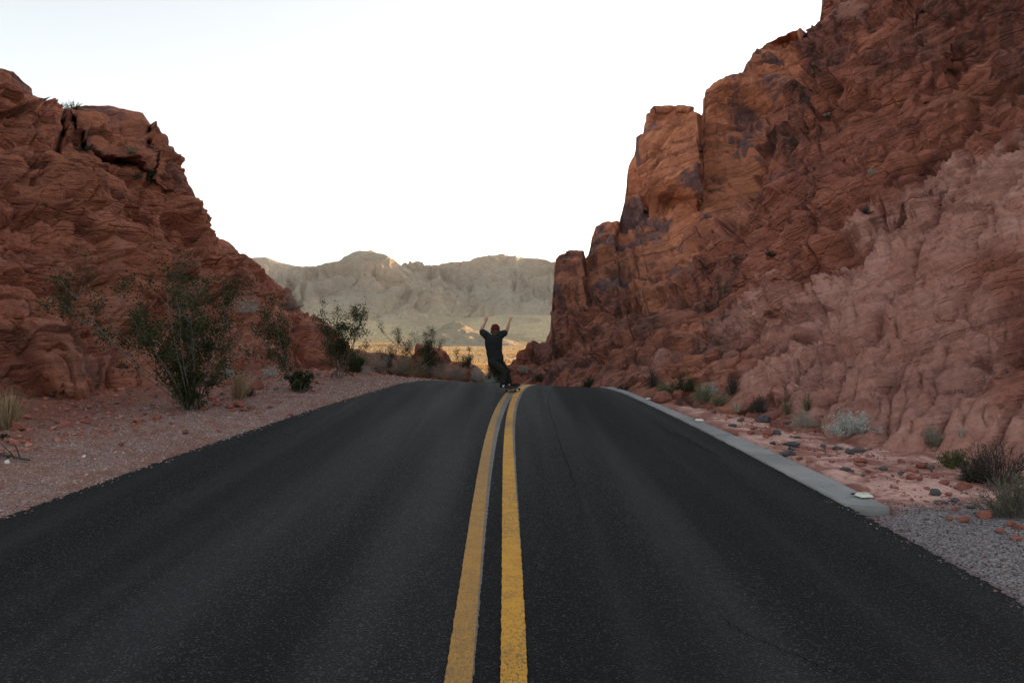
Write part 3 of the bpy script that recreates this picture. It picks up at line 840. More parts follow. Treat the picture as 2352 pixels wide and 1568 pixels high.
xm = np.concatenate([np.arange(850, 1330, 1.6), np.linspace(1335, 4300, 170)])  # ridge beyond the cliff is unseen, shaped to cast shade over the valley
mountain('mountain', 'long greenish mountain ridge meeting the red cliff at its right end',
    [(850, 625), (932, 614), (961, 612), (988, 613), (1012, 609), (1063, 600), (1081, 602), (1098, 593), (1132, 588), (1152, 589), (1183, 597), (1200, 599), (1234, 600), (1258, 609), (1279, 610), (1340, 600), (1500, 570), (1800, 560), (2300, 545), (3000, 530), (3500, 522), (4300, 515)],
    [(850, 735), (1100, 735), (1300, 738), (4300, 740)], 2500, 3300, xm, 260, 500, 38, 900)
xm = np.arange(300, 960, 3.0)
mountain('mountain', 'smooth hazy mountain behind the left red hill',
    [(300, 640), (480, 612), (545, 597), (560, 593), (612, 592), (640, 603), (690, 614), (740, 632), (800, 600), (845, 577), (852, 575), (866, 581), (900, 610), (960, 650)],
    [(300, 735), (960, 735)], 3300, 4000, xm, 120, 600, 16, 900)

# low hill standing on the valley floor
def low_hill():
    n = 150
    u = np.linspace(-1, 1, n)
    xx, yy = np.meshgrid(u * 75, u * 95)
    cx_, cy_ = (1045 - CX) / FPX * 820, 820.0
    p = np.stack([xx.ravel(), yy.ravel(), xx.ravel() * 0], -1)
    r = np.sqrt((xx / 66) ** 2 + (yy / 85) ** 2).ravel()
    h = 24 * np.clip(1 - r, 0, 1) ** 1.15 + 4.0 * ridged(p / 28, 3, 700) * sst(1.0, .4, r) - 2
    rr = np.sqrt(((xx.ravel() - 42) / 38) ** 2 + ((yy.ravel() + 35) / 45) ** 2)
    h = np.maximum(h, 14 * np.clip(1 - rr, 0, 1) + 1.5 * ridged(p / 20, 2, 705) * sst(1, .5, rr) - 2)
    V = np.stack([cx_ + p[:, 0], cy_ + p[:, 1], basin_z(cx_ + p[:, 0], cy_ + p[:, 1]) + h - 2], -1)
    o = mesh_obj('low_hill', V, grid_faces(n, n), M_MOUNT)
    tag(o, 'small brown hill rising from the valley floor', 'hill', kind='structure')
low_hill()
# ------------------------------------------------------------------ plants
class Acc:
    def __init__(s): s.V, s.F, s.R, s.n = [], [], [], 0
    def add(s, V, F, r=0.):
        s.V.append(V); s.F.append(np.asarray(F) + s.n); s.n += len(V)
        s.R.append(np.full(len(V), r) if np.isscalar(r) else r)
    def obj(s, name, mat, parent=None, smooth=True, loc=None):
        return mesh_obj(name, np.concatenate(s.V), np.concatenate(s.F), mat, parent, smooth, {'rnd': np.concatenate(s.R)}, loc)
def tube(acc, path, rad, k=4, r=0.):
    P = np.asarray(path, float)
    T = np.gradient(P, axis=0); T /= np.linalg.norm(T, axis=1, keepdims=True) + 1e-9
    ref = np.array([.37, .91, .2]) if abs(T[0, 2]) > .6 else np.array([.1, .1, 1.])
    A = np.cross(T, ref); A /= np.linalg.norm(A, axis=1, keepdims=True) + 1e-9
    B = np.cross(T, A)
    th = np.arange(k) * 2 * math.pi / k
    rad = np.broadcast_to(rad, len(P))
    V = P[:, None] + rad[:, None, None] * (np.cos(th)[None, :, None] * A[:, None] + np.sin(th)[None, :, None] * B[:, None])
    m = len(P)
    i = np.arange(m - 1)[:, None] * k; j = np.arange(k)[None]
    F = np.stack([i + j, i + (j + 1) % k, i + k + (j + 1) % k, i + k + j], -1).reshape(-1, 4)
    acc.add(V.reshape(-1, 3), F, r)
def leaves(acc, C, size, rng, asp=.45, up=None):
    n = len(C)
    a = rng.normal(size=(n, 3))
    if up is not None: a = a * .5 + up
    a /= np.linalg.norm(a, axis=1, keepdims=True)
    b = np.cross(a, rng.normal(size=(n, 3))); b /= np.linalg.norm(b, axis=1, keepdims=True) + 1e-9
    sz = size * rng.uniform(.6, 1.4, (n, 1))
    V = np.stack([C - a * sz, C + b * sz * asp, C + a * sz, C - b * sz * asp], 1).reshape(-1, 3)
    acc.add(V, np.arange(4 * n).reshape(n, 4), np.repeat(rng.uniform(0, 1, n), 4))
def wander(p0, d, L, n, rng, up=.0, jit=.18):
    P = [np.array(p0, float)]; d = np.array(d, float)
    for k in range(n):
        d = d + rng.normal(size=3) * jit + np.array([0, 0, up]); d /= np.linalg.norm(d)
        P.append(P[-1] + d * L / n)
    return np.array(P)
def plant(name, label, cat, group, kind, X, Y, hpx, wpx, seed, lean=0., leafmat=None, nst=None, dens=1., leaf=None, where=None):
    rng = np.random.default_rng(seed)
    b = where if where is not None else place(X, Y)
    k = b[1] / FPX
    H, Wd = hpx * k, wpx * k / 2
    px = 2.3 * k                      # metres per finished pixel: nothing thinner than a fair share of it
    st, lf = Acc(), Acc()
    root = empty(name, tuple(b - np.array([0, 0, .04])))
    tag(root, label, cat, group)
    if kind == 'grass':
        n = int((nst or 160) * dens)
        for i in range(n):
            a = rng.uniform(0, 2 * math.pi); t = abs(rng.normal(0, .42))
            d = np.array([math.cos(a) * math.sin(t) + lean, math.sin(a) * math.sin(t), math.cos(t)])
            p0 = np.array([math.cos(a), math.sin(a), 0]) * Wd * .25 * rng.uniform(0, 1)
            P = wander(p0, d / np.linalg.norm(d), H * rng.uniform(.5, 1.05), 4, rng, -.05, .1)
            s_ = np.array([math.cos(a + 1.5), math.sin(a + 1.5), 0]) * max(.005, px * .22)
            w = np.array([1, .9, .7, .45, .1])[:, None]
            V = np.stack([P - s_ * w, P + s_ * w], 1).reshape(-1, 3)
            F = np.array([[0, 1, 3, 2], [2, 3, 5, 4], [4, 5, 7, 6], [6, 7, 9, 8]])
            lf.add(V, F, float(rng.uniform(0, 1)))
        lf.obj('blades', leafmat or M_STRAW, root)
        return root
    C = []
    if kind == 'creosote':
        n = nst or 9
        for i in range(n):
            a = 2 * math.pi * (i + rng.uniform(-.3, .3)) / n
            t = rng.uniform(.12, 1.0) * math.atan2(Wd, H) * 1.15
            d = np.array([math.cos(a) * math.sin(t) + lean, math.sin(a) * math.sin(t) * .8, math.cos(t)]); d /= np.linalg.norm(d)
            L = H * rng.uniform(.72, 1.03) / max(.55, d[2])
            P = wander(np.array([math.cos(a), math.sin(a), 0]) * .06, d, L, 9, rng, .02, .09)
            tube(st, P, np.linspace(max(.014, px * .35), max(.004, px * .16), 10))
            for j in range(int(rng.integers(6, 10))):
                f = rng.uniform(.22, .98); q = P[int(f * 9)]
                d2 = rng.normal(size=3) * .6 + d * .6 + np.array([0, 0, .45]); d2 /= np.linalg.norm(d2)
                P2 = wander(q, d2, L * rng.uniform(.14, .30), 5, rng, .04, .15)
                tube(st, P2, np.linspace(max(.006, px * .16), max(.003, px * .1), 6), 3)
                for m in range(4):
                    q2 = P2[int(rng.integers(2, 6))]
                    P3 = wander(q2, rng.normal(size=3) * .6 + d2 * .5 + np.array([0, 0, .4]), L * rng.uniform(.05, .11), 3, rng, .03, .2)
                    C.append((P3, .045 * H / 2.2 + px * .7))
        cc = []
        for P3, sd in C:
            nn = int(rng.integers(17, 48) * dens)
            f = rng.uniform(.1, 1, nn) * (len(P3) - 1)
            base = np.stack([np.interp(f, np.arange(len(P3)), P3[:, k_]) for k_ in range(3)], -1)
            cc.append(base + rng.normal(size=(nn, 3)) * sd)
        leaves(lf, np.concatenate(cc), leaf or max(.018, px * .42), rng, .55)
    else:
        n = nst or 60
        for i in range(n):
            a = rng.uniform(0, 2 * math.pi); cz = rng.uniform(.12, 1.0)
            sn = math.sqrt(1 - cz * cz)
            d = np.array([math.cos(a) * sn * Wd, math.sin(a) * sn * Wd, cz * H]) * rng.uniform(.75, 1.05)
            d[0] += lean * H
            L = np.linalg.norm(d)
            P = wander(np.array([math.cos(a), math.sin(a), 0]) * Wd * .12, d / L, L, 5, rng, .02, .13)
            tube(st, P, np.linspace(max(.005, px * .2), max(.0025, px * .1), 6), 3)
            if kind == 'twig':
                for m in range(5):
                    q2 = P[int(rng.integers(2, 5))]
                    P3 = wander(q2, rng.normal(size=3) * .5 + d / L, L * rng.uniform(.15, .35), 3, rng, .02, .15)
                    tube(st, P3, np.linspace(max(.003, px * .11), max(.002, px * .07), 4), 3)
                    C.append(P3[1:])
            for f in np.linspace(.45, 1, 6): C.append(P[int(f * 5)][None])
        base = np.concatenate(C)
        nn = int({'twig': 700, 'dome': 2600, 'brittle': 1700}[kind] * dens)
        cc = base[rng.integers(0, len(base), nn)] + rng.normal(size=(nn, 3)) * (H * .055)
        cc[:, 2] = np.abs(cc[:, 2])
        leaves(lf, cc, leaf or max(.012, px * .40), rng, .42 if kind != 'twig' else .25)
    st.obj('stems', M_STEMD if kind in ('dome', 'twig') and leafmat in (M_DARKT, M_CREO) else M_STEML if leafmat in (M_GREY, M_WHITE, M_OLIVE) else M_STEM, root)
    lf.obj('foliage', leafmat or M_CREO, root)
    return root
def ground_hit(X, Y):
    D = np.geomspace(2.5, 120, 3000)
    P = unproj(np.full_like(D, X), np.full_like(D, Y), D)
    z = ground_z(P[:, 0], P[:, 1])
    b = P[:, 2] <= z
    if not b.any(): return None
    i = int(np.argmax(b)); q = P[i].copy(); q[2] = z[i]
    return q
def place(X, Y):
    best = ground_hit(X, Y)
    for nm in RELIEF:
        px, py, Q = RELIEF[nm]
        m = np.where((px - X) ** 2 + (py - Y) ** 2 < 16)[0]
        if len(m):
            q = Q[m[np.argmin(Q[m, 1])]]
            if best is None or q[1] < best[1]: best = q.copy()
    if best is None:
        for nm in RELIEF:
            px, py, Q = RELIEF[nm]
            d = np.abs(px - X) * 2 + np.abs(py - Y) + (Q[:, 1] > 60) * 1e6
            i = int(np.argmin(d))
            if best is None or d[i] < bd: best, bd = Q[i].copy(), d[i]
    return best
GL, GR_, GS = 'shrubs along the left bank', 'shrubs along the foot of the right cliff', 'shrubs growing on the rock slopes'
plant('creosote_bush', 'largest bush, airy dark green creosote fanning up the left hill', 'bush', GL, 'creosote', 440, 938, 322, 430, 1, -.14, M_CREO, 17, 1.0, .021)
plant('creosote_bush', 'dense low green bush hugging the stems of the largest creosote', 'bush', GL, 'creosote', 432, 942, 110, 110, 2, .05, M_CREO, 9, .6)
plant('creosote_bush', 'leaning sparse green creosote with one long bare grey branch', 'bush', GL, 'creosote', 686, 896, 205, 120, 3, -.55, M_CREO, 4, 1.0)
plant('green_bush', 'small round green bush at the root of the leaning creosote', 'bush', GL, 'creosote', 690, 900, 54, 52, 4, 0, M_CREO, 9, .45)
plant('creosote_bush', 'tall dark creosote bush standing against the pale valley', 'bush', GL, 'creosote', 778, 868, 162, 100, 5, .04, M_CREO, 9, 1.0)
plant('green_bush', 'short green sprig right of the tall dark creosote', 'bush', GL, 'creosote', 812, 858, 45, 48, 6, .15, M_CREO, 7, 1.0)
plant('creosote_bush', 'crooked creosote reaching far to the left over the bank', 'bush', GL, 'creosote', 985, 858, 104, 60, 7, -.95, M_CREO, 3, 1.1)
plant('creosote_bush', 'bushy dark creosote in front of the round red boulder', 'bush', GL, 'creosote', 985, 862, 105, 70, 8, -.05, M_CREO, 9, 1.0)
plant('creosote_bush', 'thin spindly creosote between the grey bushes and the golden valley', 'bush', GL, 'creosote', 893, 852, 62, 46, 9, 0, M_CREO, 5, .5)
plant('creosote_bush', 'small airy creosote right of the round red boulder', 'bush', GL, 'creosote', 1072, 866, 64, 44, 10, .05, M_CREO, 6, .7)
plant('dark_bush', 'dark little bush just behind the skateboarder', 'bush', GL, 'creosote', 1140, 872, 44, 40, 11, 0, M_CREO, 8, .9)
plant('twig_bush', 'round grey twiggy bush high on the edge of the left hill', 'bush', GS, 'twig', 668, 706, 48, 50, 12, .1, M_GREY, 60)
plant('brittlebush', 'silvery white brittlebush high on the left slope', 'bush', GS, 'brittle', 572, 712, 52, 56, 13, -.1, M_WHITE, 50)
plant('brittlebush', 'pale silvery bush behind the big creosote at its right', 'bush', GL, 'brittle', 520, 864, 36, 44, 14, 0, M_WHITE, 40, .7)
plant('brittlebush', 'silvery bush left of the leaning creosote stem', 'bush', GL, 'brittle', 622, 866, 38, 46, 15, 0, M_WHITE, 40, .7)
plant('brittlebush', 'pale flowering bush beside the short green sprig', 'bush', GL, 'brittle', 838, 858, 34, 44, 16, 0, M_WHITE, 40, .8)
plant('dry_grass', 'dry straw grass tuft leaning beside the big creosote', 'grass tuft', GL, 'grass', 548, 916, 84, 60, 17, .12, M_STRAW, 240)
plant('dry_grass', 'tall dry grass tuft at the left edge of the photo', 'grass tuft', GL, 'grass', 16, 984, 108, 92, 18, .05, M_STRAW, 320)
plant('twig_bush', 'low dark dead bush under the straw grass tuft', 'bush', GL, 'twig', 572, 910, 24, 44, 19, 0, M_DARKT, 40, .7)
for i, (X, Y, h, w, m, kd, lab) in enumerate([
    (868, 850, 48, 56, M_GREY, 'twig', 'dry grey bush right of the tall dark creosote'),
    (903, 858, 62, 70, M_GREY, 'twig', 'largest grey dry bush in the row behind the left gravel edge'),
    (950, 856, 54, 66, M_OLIVE, 'dome', 'tan coloured rounded bush in the middle of the bank row'),
    (1012, 866, 44, 52, M_GREY, 'twig', 'dry grey bush below the round red boulder'),
    (1050, 868, 36, 46, M_GREY, 'twig', 'low grey bush right of the round red boulder'),
    (1092, 872, 40, 46, M_WHITE, 'brittle', 'pale silvery bush left of the skateboarder'),
    (1112, 874, 26, 36, M_GREY, 'twig', 'small grey bush at the crest left of the skateboarder'),
    (832, 838, 40, 44, M_OLIVE, 'dome', 'olive tan bush behind the pale flowering bush'),
    (1128, 876, 20, 30, M_WHITE, 'brittle', 'tiny pale bush nearest the skateboarder at the crest')]):
    plant('dry_bush', lab, 'bush', GL, kd, X, Y, h * 1.2, w * 1.2, 30 + i, 0, m, 60, 1.6)
for i, (X, Y, h, w, m, kd, lab) in enumerate([
    (168, 246, 20, 52, M_CREO, 'dome', 'dark bush on the skyline of the left hill'),
    (192, 342, 14, 42, M_DARKT, 'dome', 'small dark shrub in a hollow of the left hill'),
    (306, 352, 26, 22, M_OLIVE, 'dome', 'olive shrub in the cleft of the left cap rock'),
    (316, 412, 24, 34, M_CREO, 'dome', 'green shrub below the cleft of the left cap rock'),
    (340, 420, 22, 24, M_CREO, 'creosote', 'spiky green shrub right under the left cap rock'),
    (1772, 586, 26, 36, M_CREO, 'dome', 'dark green shrub on the ledge above the pale slope'),
    (1896, 268, 12, 24, M_GREY, 'twig', 'grey shrub high on the red slope beside the far dark block'),
    (1842, 302, 10, 20, M_OLIVE, 'dome', 'tiny shrub below the dark block of the right cliff'),
    (2000, 398, 18, 18, M_GREY, 'twig', 'grey tuft halfway up the right slope'),
    (1990, 490, 18, 24, M_DARKT, 'dome', 'dark tuft above the pale slope of the right cliff'),
    (1660, 668, 14, 18, M_OLIVE, 'dome', 'olive tuft on the broken middle of the right cliff')]):
    plant('slope_shrub', lab, 'shrub', GS, kd, X, Y, h, w, 50 + i, 0, m, 30, .6)
for i, (X, Y, h, w, m, kd, lab) in enumerate([
    (1572, 892, 42, 62, M_CREO, 'dome', 'dense dark green round bush at the cliff foot'),
    (1530, 900, 28, 50, M_OLIVE, 'dome', 'olive bush beside the dense dark green round bush'),
    (1500, 884, 44, 36, M_DARKT, 'twig', 'dark thin bush in front of the white rock patch'),
    (1612, 916, 40, 52, M_OLIVE, 'dome', 'grey green bush above the red block of rock'),
    (1654, 926, 30, 44, M_OLIVE, 'brittle', 'small olive bush with pale tips at the wash edge'),
    (1630, 905, 34, 40, M_WHITE, 'brittle', 'silvery bush behind the grey green bush'),
    (1690, 940, 34, 40, M_GREY, 'grass', 'thin dry tuft at the upper end of the wash'),
    (1748, 942, 42, 46, M_DARKT, 'twig', 'dark spiky twig bush at the foot of the pale slope'),
    (1806, 946, 46, 50, M_OLIVE, 'grass', 'olive grass clump at the foot of the pale slope'),
    (1852, 936, 44, 42, M_OLIVE, 'grass', 'taller olive grass clump right of the twig bush'),
    (1846, 972, 36, 50, M_GREY, 'twig', 'grey brown twig bush low beside the wash'),
    (1680, 900, 44, 34, M_DARKT, 'twig', 'thin brown bush on the red slope above the wash'),
    (1955, 990, 52, 106, M_WHITE, 'brittle', 'rounded silvery white brittlebush beside the pink wash'),
    (2140, 1012, 44, 50, M_OLIVE, 'twig', 'sparse olive bush on the pale slope foot'),
    (2206, 996, 24, 32, M_GREY, 'grass', 'little grey tuft on the pale slope foot'),
    (2190, 1070, 40, 60, M_YGRN, 'dome', 'yellow green bush left of the large dark bush'),
    (2296, 1112, 96, 150, M_DARKT, 'twig', 'large dark twiggy bush at the right edge of the photo'),
    (2330, 1186, 100, 130, M_YGRN, 'twig', 'nearest yellow green bush at the right edge of the photo'),
    (2240, 1104, 52, 60, M_DARKT, 'dome', 'low dark green bush between the two right edge bushes'),
    (1436, 894, 16, 36, M_DARKT, 'dome', 'low dark bush at the crest beside the gutter end'),
    (1350, 886, 22, 34, M_CREO, 'dome', 'dark green bush under the far cliff behind the crest'),
    (1240, 872, 22, 40, M_DARKT, 'twig', 'dark scrub bush on the rubble right of the skateboarder'),
    (1205, 852, 16, 26, M_GREY, 'twig', 'grey bush on the rubble slope right of the skateboarder')]):
    plant('foot_shrub', lab, 'grass tuft' if kd == 'grass' else 'bush', GR_, kd, X, Y, h * 1.2, w * 1.15, 70 + i, 0, m, 90 if w > 70 else 55, (2.6 if kd != 'creosote' else .22) if w > 70 else 1.2)
plant('green_weed', 'small green weed at the lower left edge of the gravel', 'plant', GL, 'dome', 4, 1004, 16, 40, 99, 0, M_CREO, 30, .5)

# low scrub over the near valley: uncountable, one object
def scrub():
    rng = np.random.default_rng(5)
    n = 22000
    D = np.exp(rng.uniform(math.log(190), math.log(1500), n)); X = rng.uniform(640, 1420, n)
    x = (X - CX) / FPX * D
    keep = fbm(np.stack([x / 60, D / 60, x * 0], -1), 3, 800) > -.12
    x, D = x[keep], D[keep]; n = len(x)
    z = basin_z(x, D)
    acc = Acc()
    k = 7
    r = rng.uniform(.35, .95, n)
    C = np.repeat(np.stack([x, D, z], -1), k, 0) + rng.normal(size=(n * k, 3)) * np.repeat(r, k)[:, None] * np.array([.5, .5, .25]) + np.repeat(r, k)[:, None] * np.array([0, 0, .45])
    leaves(acc, C, .42, rng, .6, np.array([0, 0, .8]))
    o = acc.obj('desert_scrub', M_SCRUB, smooth=False)
    tag(o, 'pale dry scrub dotting the sunlit valley floor', 'scrub', kind='stuff')
M_SCRUB = leaf_material('valley_scrub', (.22, .16, .07), (.66, .43, .17))
M_SCRUB.node_tree.nodes['Mix Shader'].inputs[0].default_value = .5
scrub()

# ------------------------------------------------------------------ stones and gravel
M_SDARK = simple('dark_grey_stone', (.06, .060, .066), .8, .4, 20, .01)
M_SRED = simple('red_stone', (.21, .076, .055), .9, .3, 14, .015)
M_SWHITE = simple('white_stone', (.6, .56, .52), .9, .2, 14, .01)
def stone_mesh(rng, sub=2):
    bm = bmesh.new(); bmesh.ops.create_icosphere(bm, subdivisions=sub, radius=1)
    V = np.array([v.co[:] for v in bm.verts]); F = np.array([[v.index for v in f.verts] for f in bm.faces]); bm.free()
    o = rng.uniform(0, 50, 3)
    V = V * (1 + .45 * fbm(V * 1.1 + o, 2, 3)[:, None])
    for _ in range(6):
        n = rng.normal(size=3); n /= np.linalg.norm(n); c = rng.uniform(.55, .8)
        d = V @ n
        V = V - np.clip(d - c, 0, None)[:, None] * n * .9
    return V * (1 + .06 * fbm(V * 4 + o, 2, 5)[:, None]), F
SHARED = {}
def stone(name, label, cat, group, X, Y, wpx, hpx, mat, seed, sub=2, depth=.8, where=None):
    rng = np.random.default_rng(seed)
    V, F = stone_mesh(rng, sub)
    b = where if where is not None else place(X, Y)
    k = b[1] / FPX
    w, h = wpx * k / 2, hpx * k
    a = rng.uniform(0, 6.28)
    V = V @ np.array([[math.cos(a), math.sin(a), 0], [-math.sin(a), math.cos(a), 0], [0, 0, 1]])
    V = V * np.array([w, w * depth, h * .62])
    o = mesh_obj(name, V, F, mat, None, sub > 2, loc=(b[0], b[1], b[2] + h * .32))
    tag(o, label, cat, group)
    return o
big = stone('boulder', 'rounded red boulder hump behind the left bank bushes', 'boulder', None, 994, 852, 104, 66, M_ROCKL, 201, 5, .8, where=unproj(994, 850, 33.5))
stone('boulder', 'small red boulder at the crest left of the skateboarder', 'boulder', None, 1068, 868, 34, 30, M_ROCKL, 207, 4, .8)
stone('boulder', 'pointed dark red boulder on the rubble right of the skateboarder', 'boulder', None, 1198, 822, 18, 22, M_ROCKR, 202, 4)
stone('boulder', 'square dark red block of rock beside the gutter at the crest', 'boulder', None, 1518, 917, 48, 24, M_SRED, 203, 3)
stone('boulder', 'orange red rounded rock right of the square dark red block', 'boulder', None, 1555, 912, 28, 24, M_SRED, 204, 3)
GW = 'stones on the pink wash'
dk = [(1754, 968, 38, 13), (1703, 967, 22, 8), (1810, 968, 26, 6), (1684, 979, 22, 8), (1786, 998, 22, 13), (1830, 1006, 20, 6), (1816, 1023, 40, 11), (1774, 1020, 16, 8), (1817, 1032, 14, 8), (1810, 1045, 42, 13), (1889, 1030, 18, 10),
      (1925, 1032, 24, 9), (1953, 1042, 27, 11), (1943, 1080, 28, 9), (2028, 1078, 24, 8), (2069, 1090, 16, 9), (2149, 1138, 25, 18), (2194, 1152, 23, 12), (2164, 1156, 40, 9), (2306, 1228, 24, 7), (2230, 1166, 22, 7), (1640, 948, 14, 6), (1600, 938, 12, 5)]
DKL = {0: 'widest flat dark grey stone near the upper end of the wash', 9: 'long flat dark grey slab stone beside the gutter', 6: 'broad dark stone above the long flat slab', 16: 'pointed dark grey stone shaped like a small peak', 17: 'round dark stone near the large right bush', 18: 'flat long dark stone below the pointed dark stone', 12: 'bluish grey rounded stone below the silvery brittlebush'}
for i, (X, Y, w, h) in enumerate(dk):
    stone('stone', DKL.get(i, 'small dark grey stone lying on the pink wash'), 'stone', GW, X, Y, w, h, M_SDARK, 300 + i)
rd = [(1762, 999, 24, 11), (1726, 997, 18, 10), (1689, 1000, 16, 9), (1836, 1056, 16, 9), (1858, 1061, 18, 6), (1977, 1070, 30, 10), (1975, 1060, 34, 10), (2092, 1100, 26, 14), (2112, 1103, 16, 9), (2117, 1075, 30, 15), (2168, 1112, 34, 13), (2212, 1122, 44, 19), (2147, 1098, 20, 10), (2264, 1190, 40, 20),
      (2212, 1196, 32, 14), (2181, 1195, 18, 10), (2180, 1138, 18, 9), (2322, 1208, 26, 15), (2340, 1214, 24, 14), (2300, 1224, 28, 12), (2335, 1240, 26, 10), (2070, 1062, 22, 9), (1995, 1085, 16, 7), (2050, 1120, 16, 6), (1880, 1050, 14, 6), (1730, 985, 20, 6), (1910, 1062, 18, 6), (2130, 1124, 18, 7)]
RDL = {11: 'largest rounded red rock under the big dark bush', 13: 'blocky red rock near the bottom right bushes', 9: 'red rock alone on the upper side of the wash', 6: 'flat red slab rock on the middle of the wash', 10: 'red rock just left of the largest rounded red rock', 7: 'rounded red rock with a smaller one at its side', 14: 'long red rock left of the blocky red rock'}
for i, (X, Y, w, h) in enumerate(rd):
    stone('rock', RDL.get(i, 'small red rock lying on the pink wash'), 'rock', GW, X, Y, w, h, M_SRED, 340 + i)
GB = 'red rocks at the foot of the left hill'
rl = [(452, 938, 16, 12), (470, 940, 22, 9), (500, 930, 26, 8), (530, 936, 24, 8), (552, 935, 30, 15), (562, 944, 22, 9), (535, 945, 20, 8), (575, 938, 16, 8), (362, 962, 26, 12), (330, 968, 12, 7), (425, 996, 17, 11), (277, 1024, 16, 10), (667, 954, 16, 7), (504, 993, 12, 7), (190, 970, 24, 9), (150, 1000, 18, 8),
      (230, 985, 16, 6), (60, 1010, 26, 8), (620, 936, 14, 6), (595, 950, 16, 7), (310, 990, 14, 6), (720, 900, 14, 6), (395, 975, 14, 7)]
RLL = {4: 'blocky red rock under the straw grass tuft', 8: 'flat red slab rock left of the big creosote root', 10: 'lone round red rock on the pale left gravel', 11: 'red rock on the left gravel nearest the camera side', 12: 'small red rock on the gravel near the road edge'}
for i, (X, Y, w, h) in enumerate(rl):
    stone('rock', RLL.get(i, 'small red rock in the rubble at the left hill foot'), 'rock', GB, X, Y, w, h, M_SRED, 400 + i)
stone('stone', 'small white stone at the far left edge of the gravel', 'stone', None, 16, 1064, 14, 10, M_SWHITE, 450)
stone('stone', 'white stone near the dark fallen branch', 'stone', None, 192, 1050, 9, 6, M_SWHITE, 451)
def pebbles(name, label, x, y, size, cols, seed, lift=.3):
    rng = np.random.default_rng(seed)
    n = len(x)
    z = np.maximum(ground_z(x, y), np.where((x > XL(y)) & (x < XR(y)), gz(x, y), -99))
    O = np.array([[1, 0, 0], [-1, 0, 0], [0, 1, 0], [0, -1, 0], [0, 0, 1], [0, 0, -1.]])
    T = np.array([[0, 2, 4], [2, 1, 4], [1, 3, 4], [3, 0, 4], [2, 0, 5], [1, 2, 5], [3, 1, 5], [0, 3, 5]])
    A = rng.normal(size=(n, 3, 3)); Qm, _ = np.linalg.qr(A)
    V = (O[None] * rng.uniform(.55, 1.3, (n, 6, 1))) @ Qm
    V = V * size[:, None, None] * np.array([1, 1, .7]) + np.stack([x, y, z + size * lift], -1)[:, None]
    F = (T[None] + 6 * np.arange(n)[:, None, None]).reshape(-1, 3)
    o = mesh_obj(name, V.reshape(-1, 3), F, cols, None, False, {'rnd': np.repeat(rng.uniform(0, 1, n), 6)})
    tag(o, label, name, kind='stuff')
def pebble_material(name, stops):
    t = NT(name)
    r = t.n('ValToRGB'); t.l(t.attr('rnd'), r.inputs[0])
    r.color_ramp.interpolation = 'CONSTANT'
    e = r.color_ramp.elements
    for i, (f, c) in enumerate(stops):
        if i < 2: el = e[i]; el.position = f
        else: el = e.new(f)
        el.color = (*c, 1)
    return t.out(r.outputs[0], .95)
M_PEB = pebble_material('mixed_gravel', [(0, (.20, .13, .11)), (.25, (.34, .23, .20)), (.5, (.27, .10, .07)), (.62, (.13, .12, .125)), (.8, (.40, .31, .28)), (.96, (.48, .43, .40))])
M_PEBG = pebble_material('grey_gravel', [(0, (.06, .058, .06)), (.3, (.12, .11, .115)), (.6, (.2, .18, .18)), (.8, (.25, .13, .10)), (.94, (.27, .25, .25))])
M_PEBR = pebble_material('red_rubble', [(0, (.30, .11, .075)), (.4, (.22, .08, .058)), (.6, (.38, .18, .13)), (.85, (.10, .08, .08))])
rng = np.random.default_rng(77)
yy = np.exp(rng.uniform(math.log(4.5), math.log(26), 15000)); off = np.abs(rng.normal(0, 1.5, 15000)) - .16 * rng.uniform(0, 1, 15000) ** 3
pebbles('gravel', 'loose pink grey gravel on the left road shoulder', XL(yy) - off, yy, np.minimum(.022, .0026 * yy ** .5 * rng.uniform(.7, 2.0, 15000)), M_PEB, 1)
yy = rng.uniform(3.2, y_end + .25, 6000); off = np.abs(rng.normal(0, .9, 6000)) - .12 * rng.uniform(0, 1, 6000) ** 3
pebbles('gravel', 'loose grey gravel between the road and the gutter end', XR(yy) + off, yy, .0055 * rng.uniform(.6, 2.2, 6000), M_PEBG, 2)
yy = np.exp(rng.uniform(math.log(6), math.log(20), 8000)); off = rng.uniform(.75, 5.5, 8000)
m = fbm(np.stack([off * 1.2, yy * .7, yy * 0], -1), 3, 900) > -.25
pebbles('rubble', 'scattered small red and dark stones on the pink wash', (XR(yy) + off)[m], yy[m], (.0032 * yy ** .5 * rng.lognormal(0, .65, 8000))[m], M_PEBR, 3)
yy = np.exp(rng.uniform(math.log(8), math.log(24), 4200)); off = 1.5 + np.abs(rng.normal(1.5, 1.6, 4200))
pebbles('rubble', 'red stone rubble spread below the left hill', XL(yy) - off, yy, .0045 * yy ** .5 * rng.lognormal(0, .65, 4200), M_PEBR, 4)

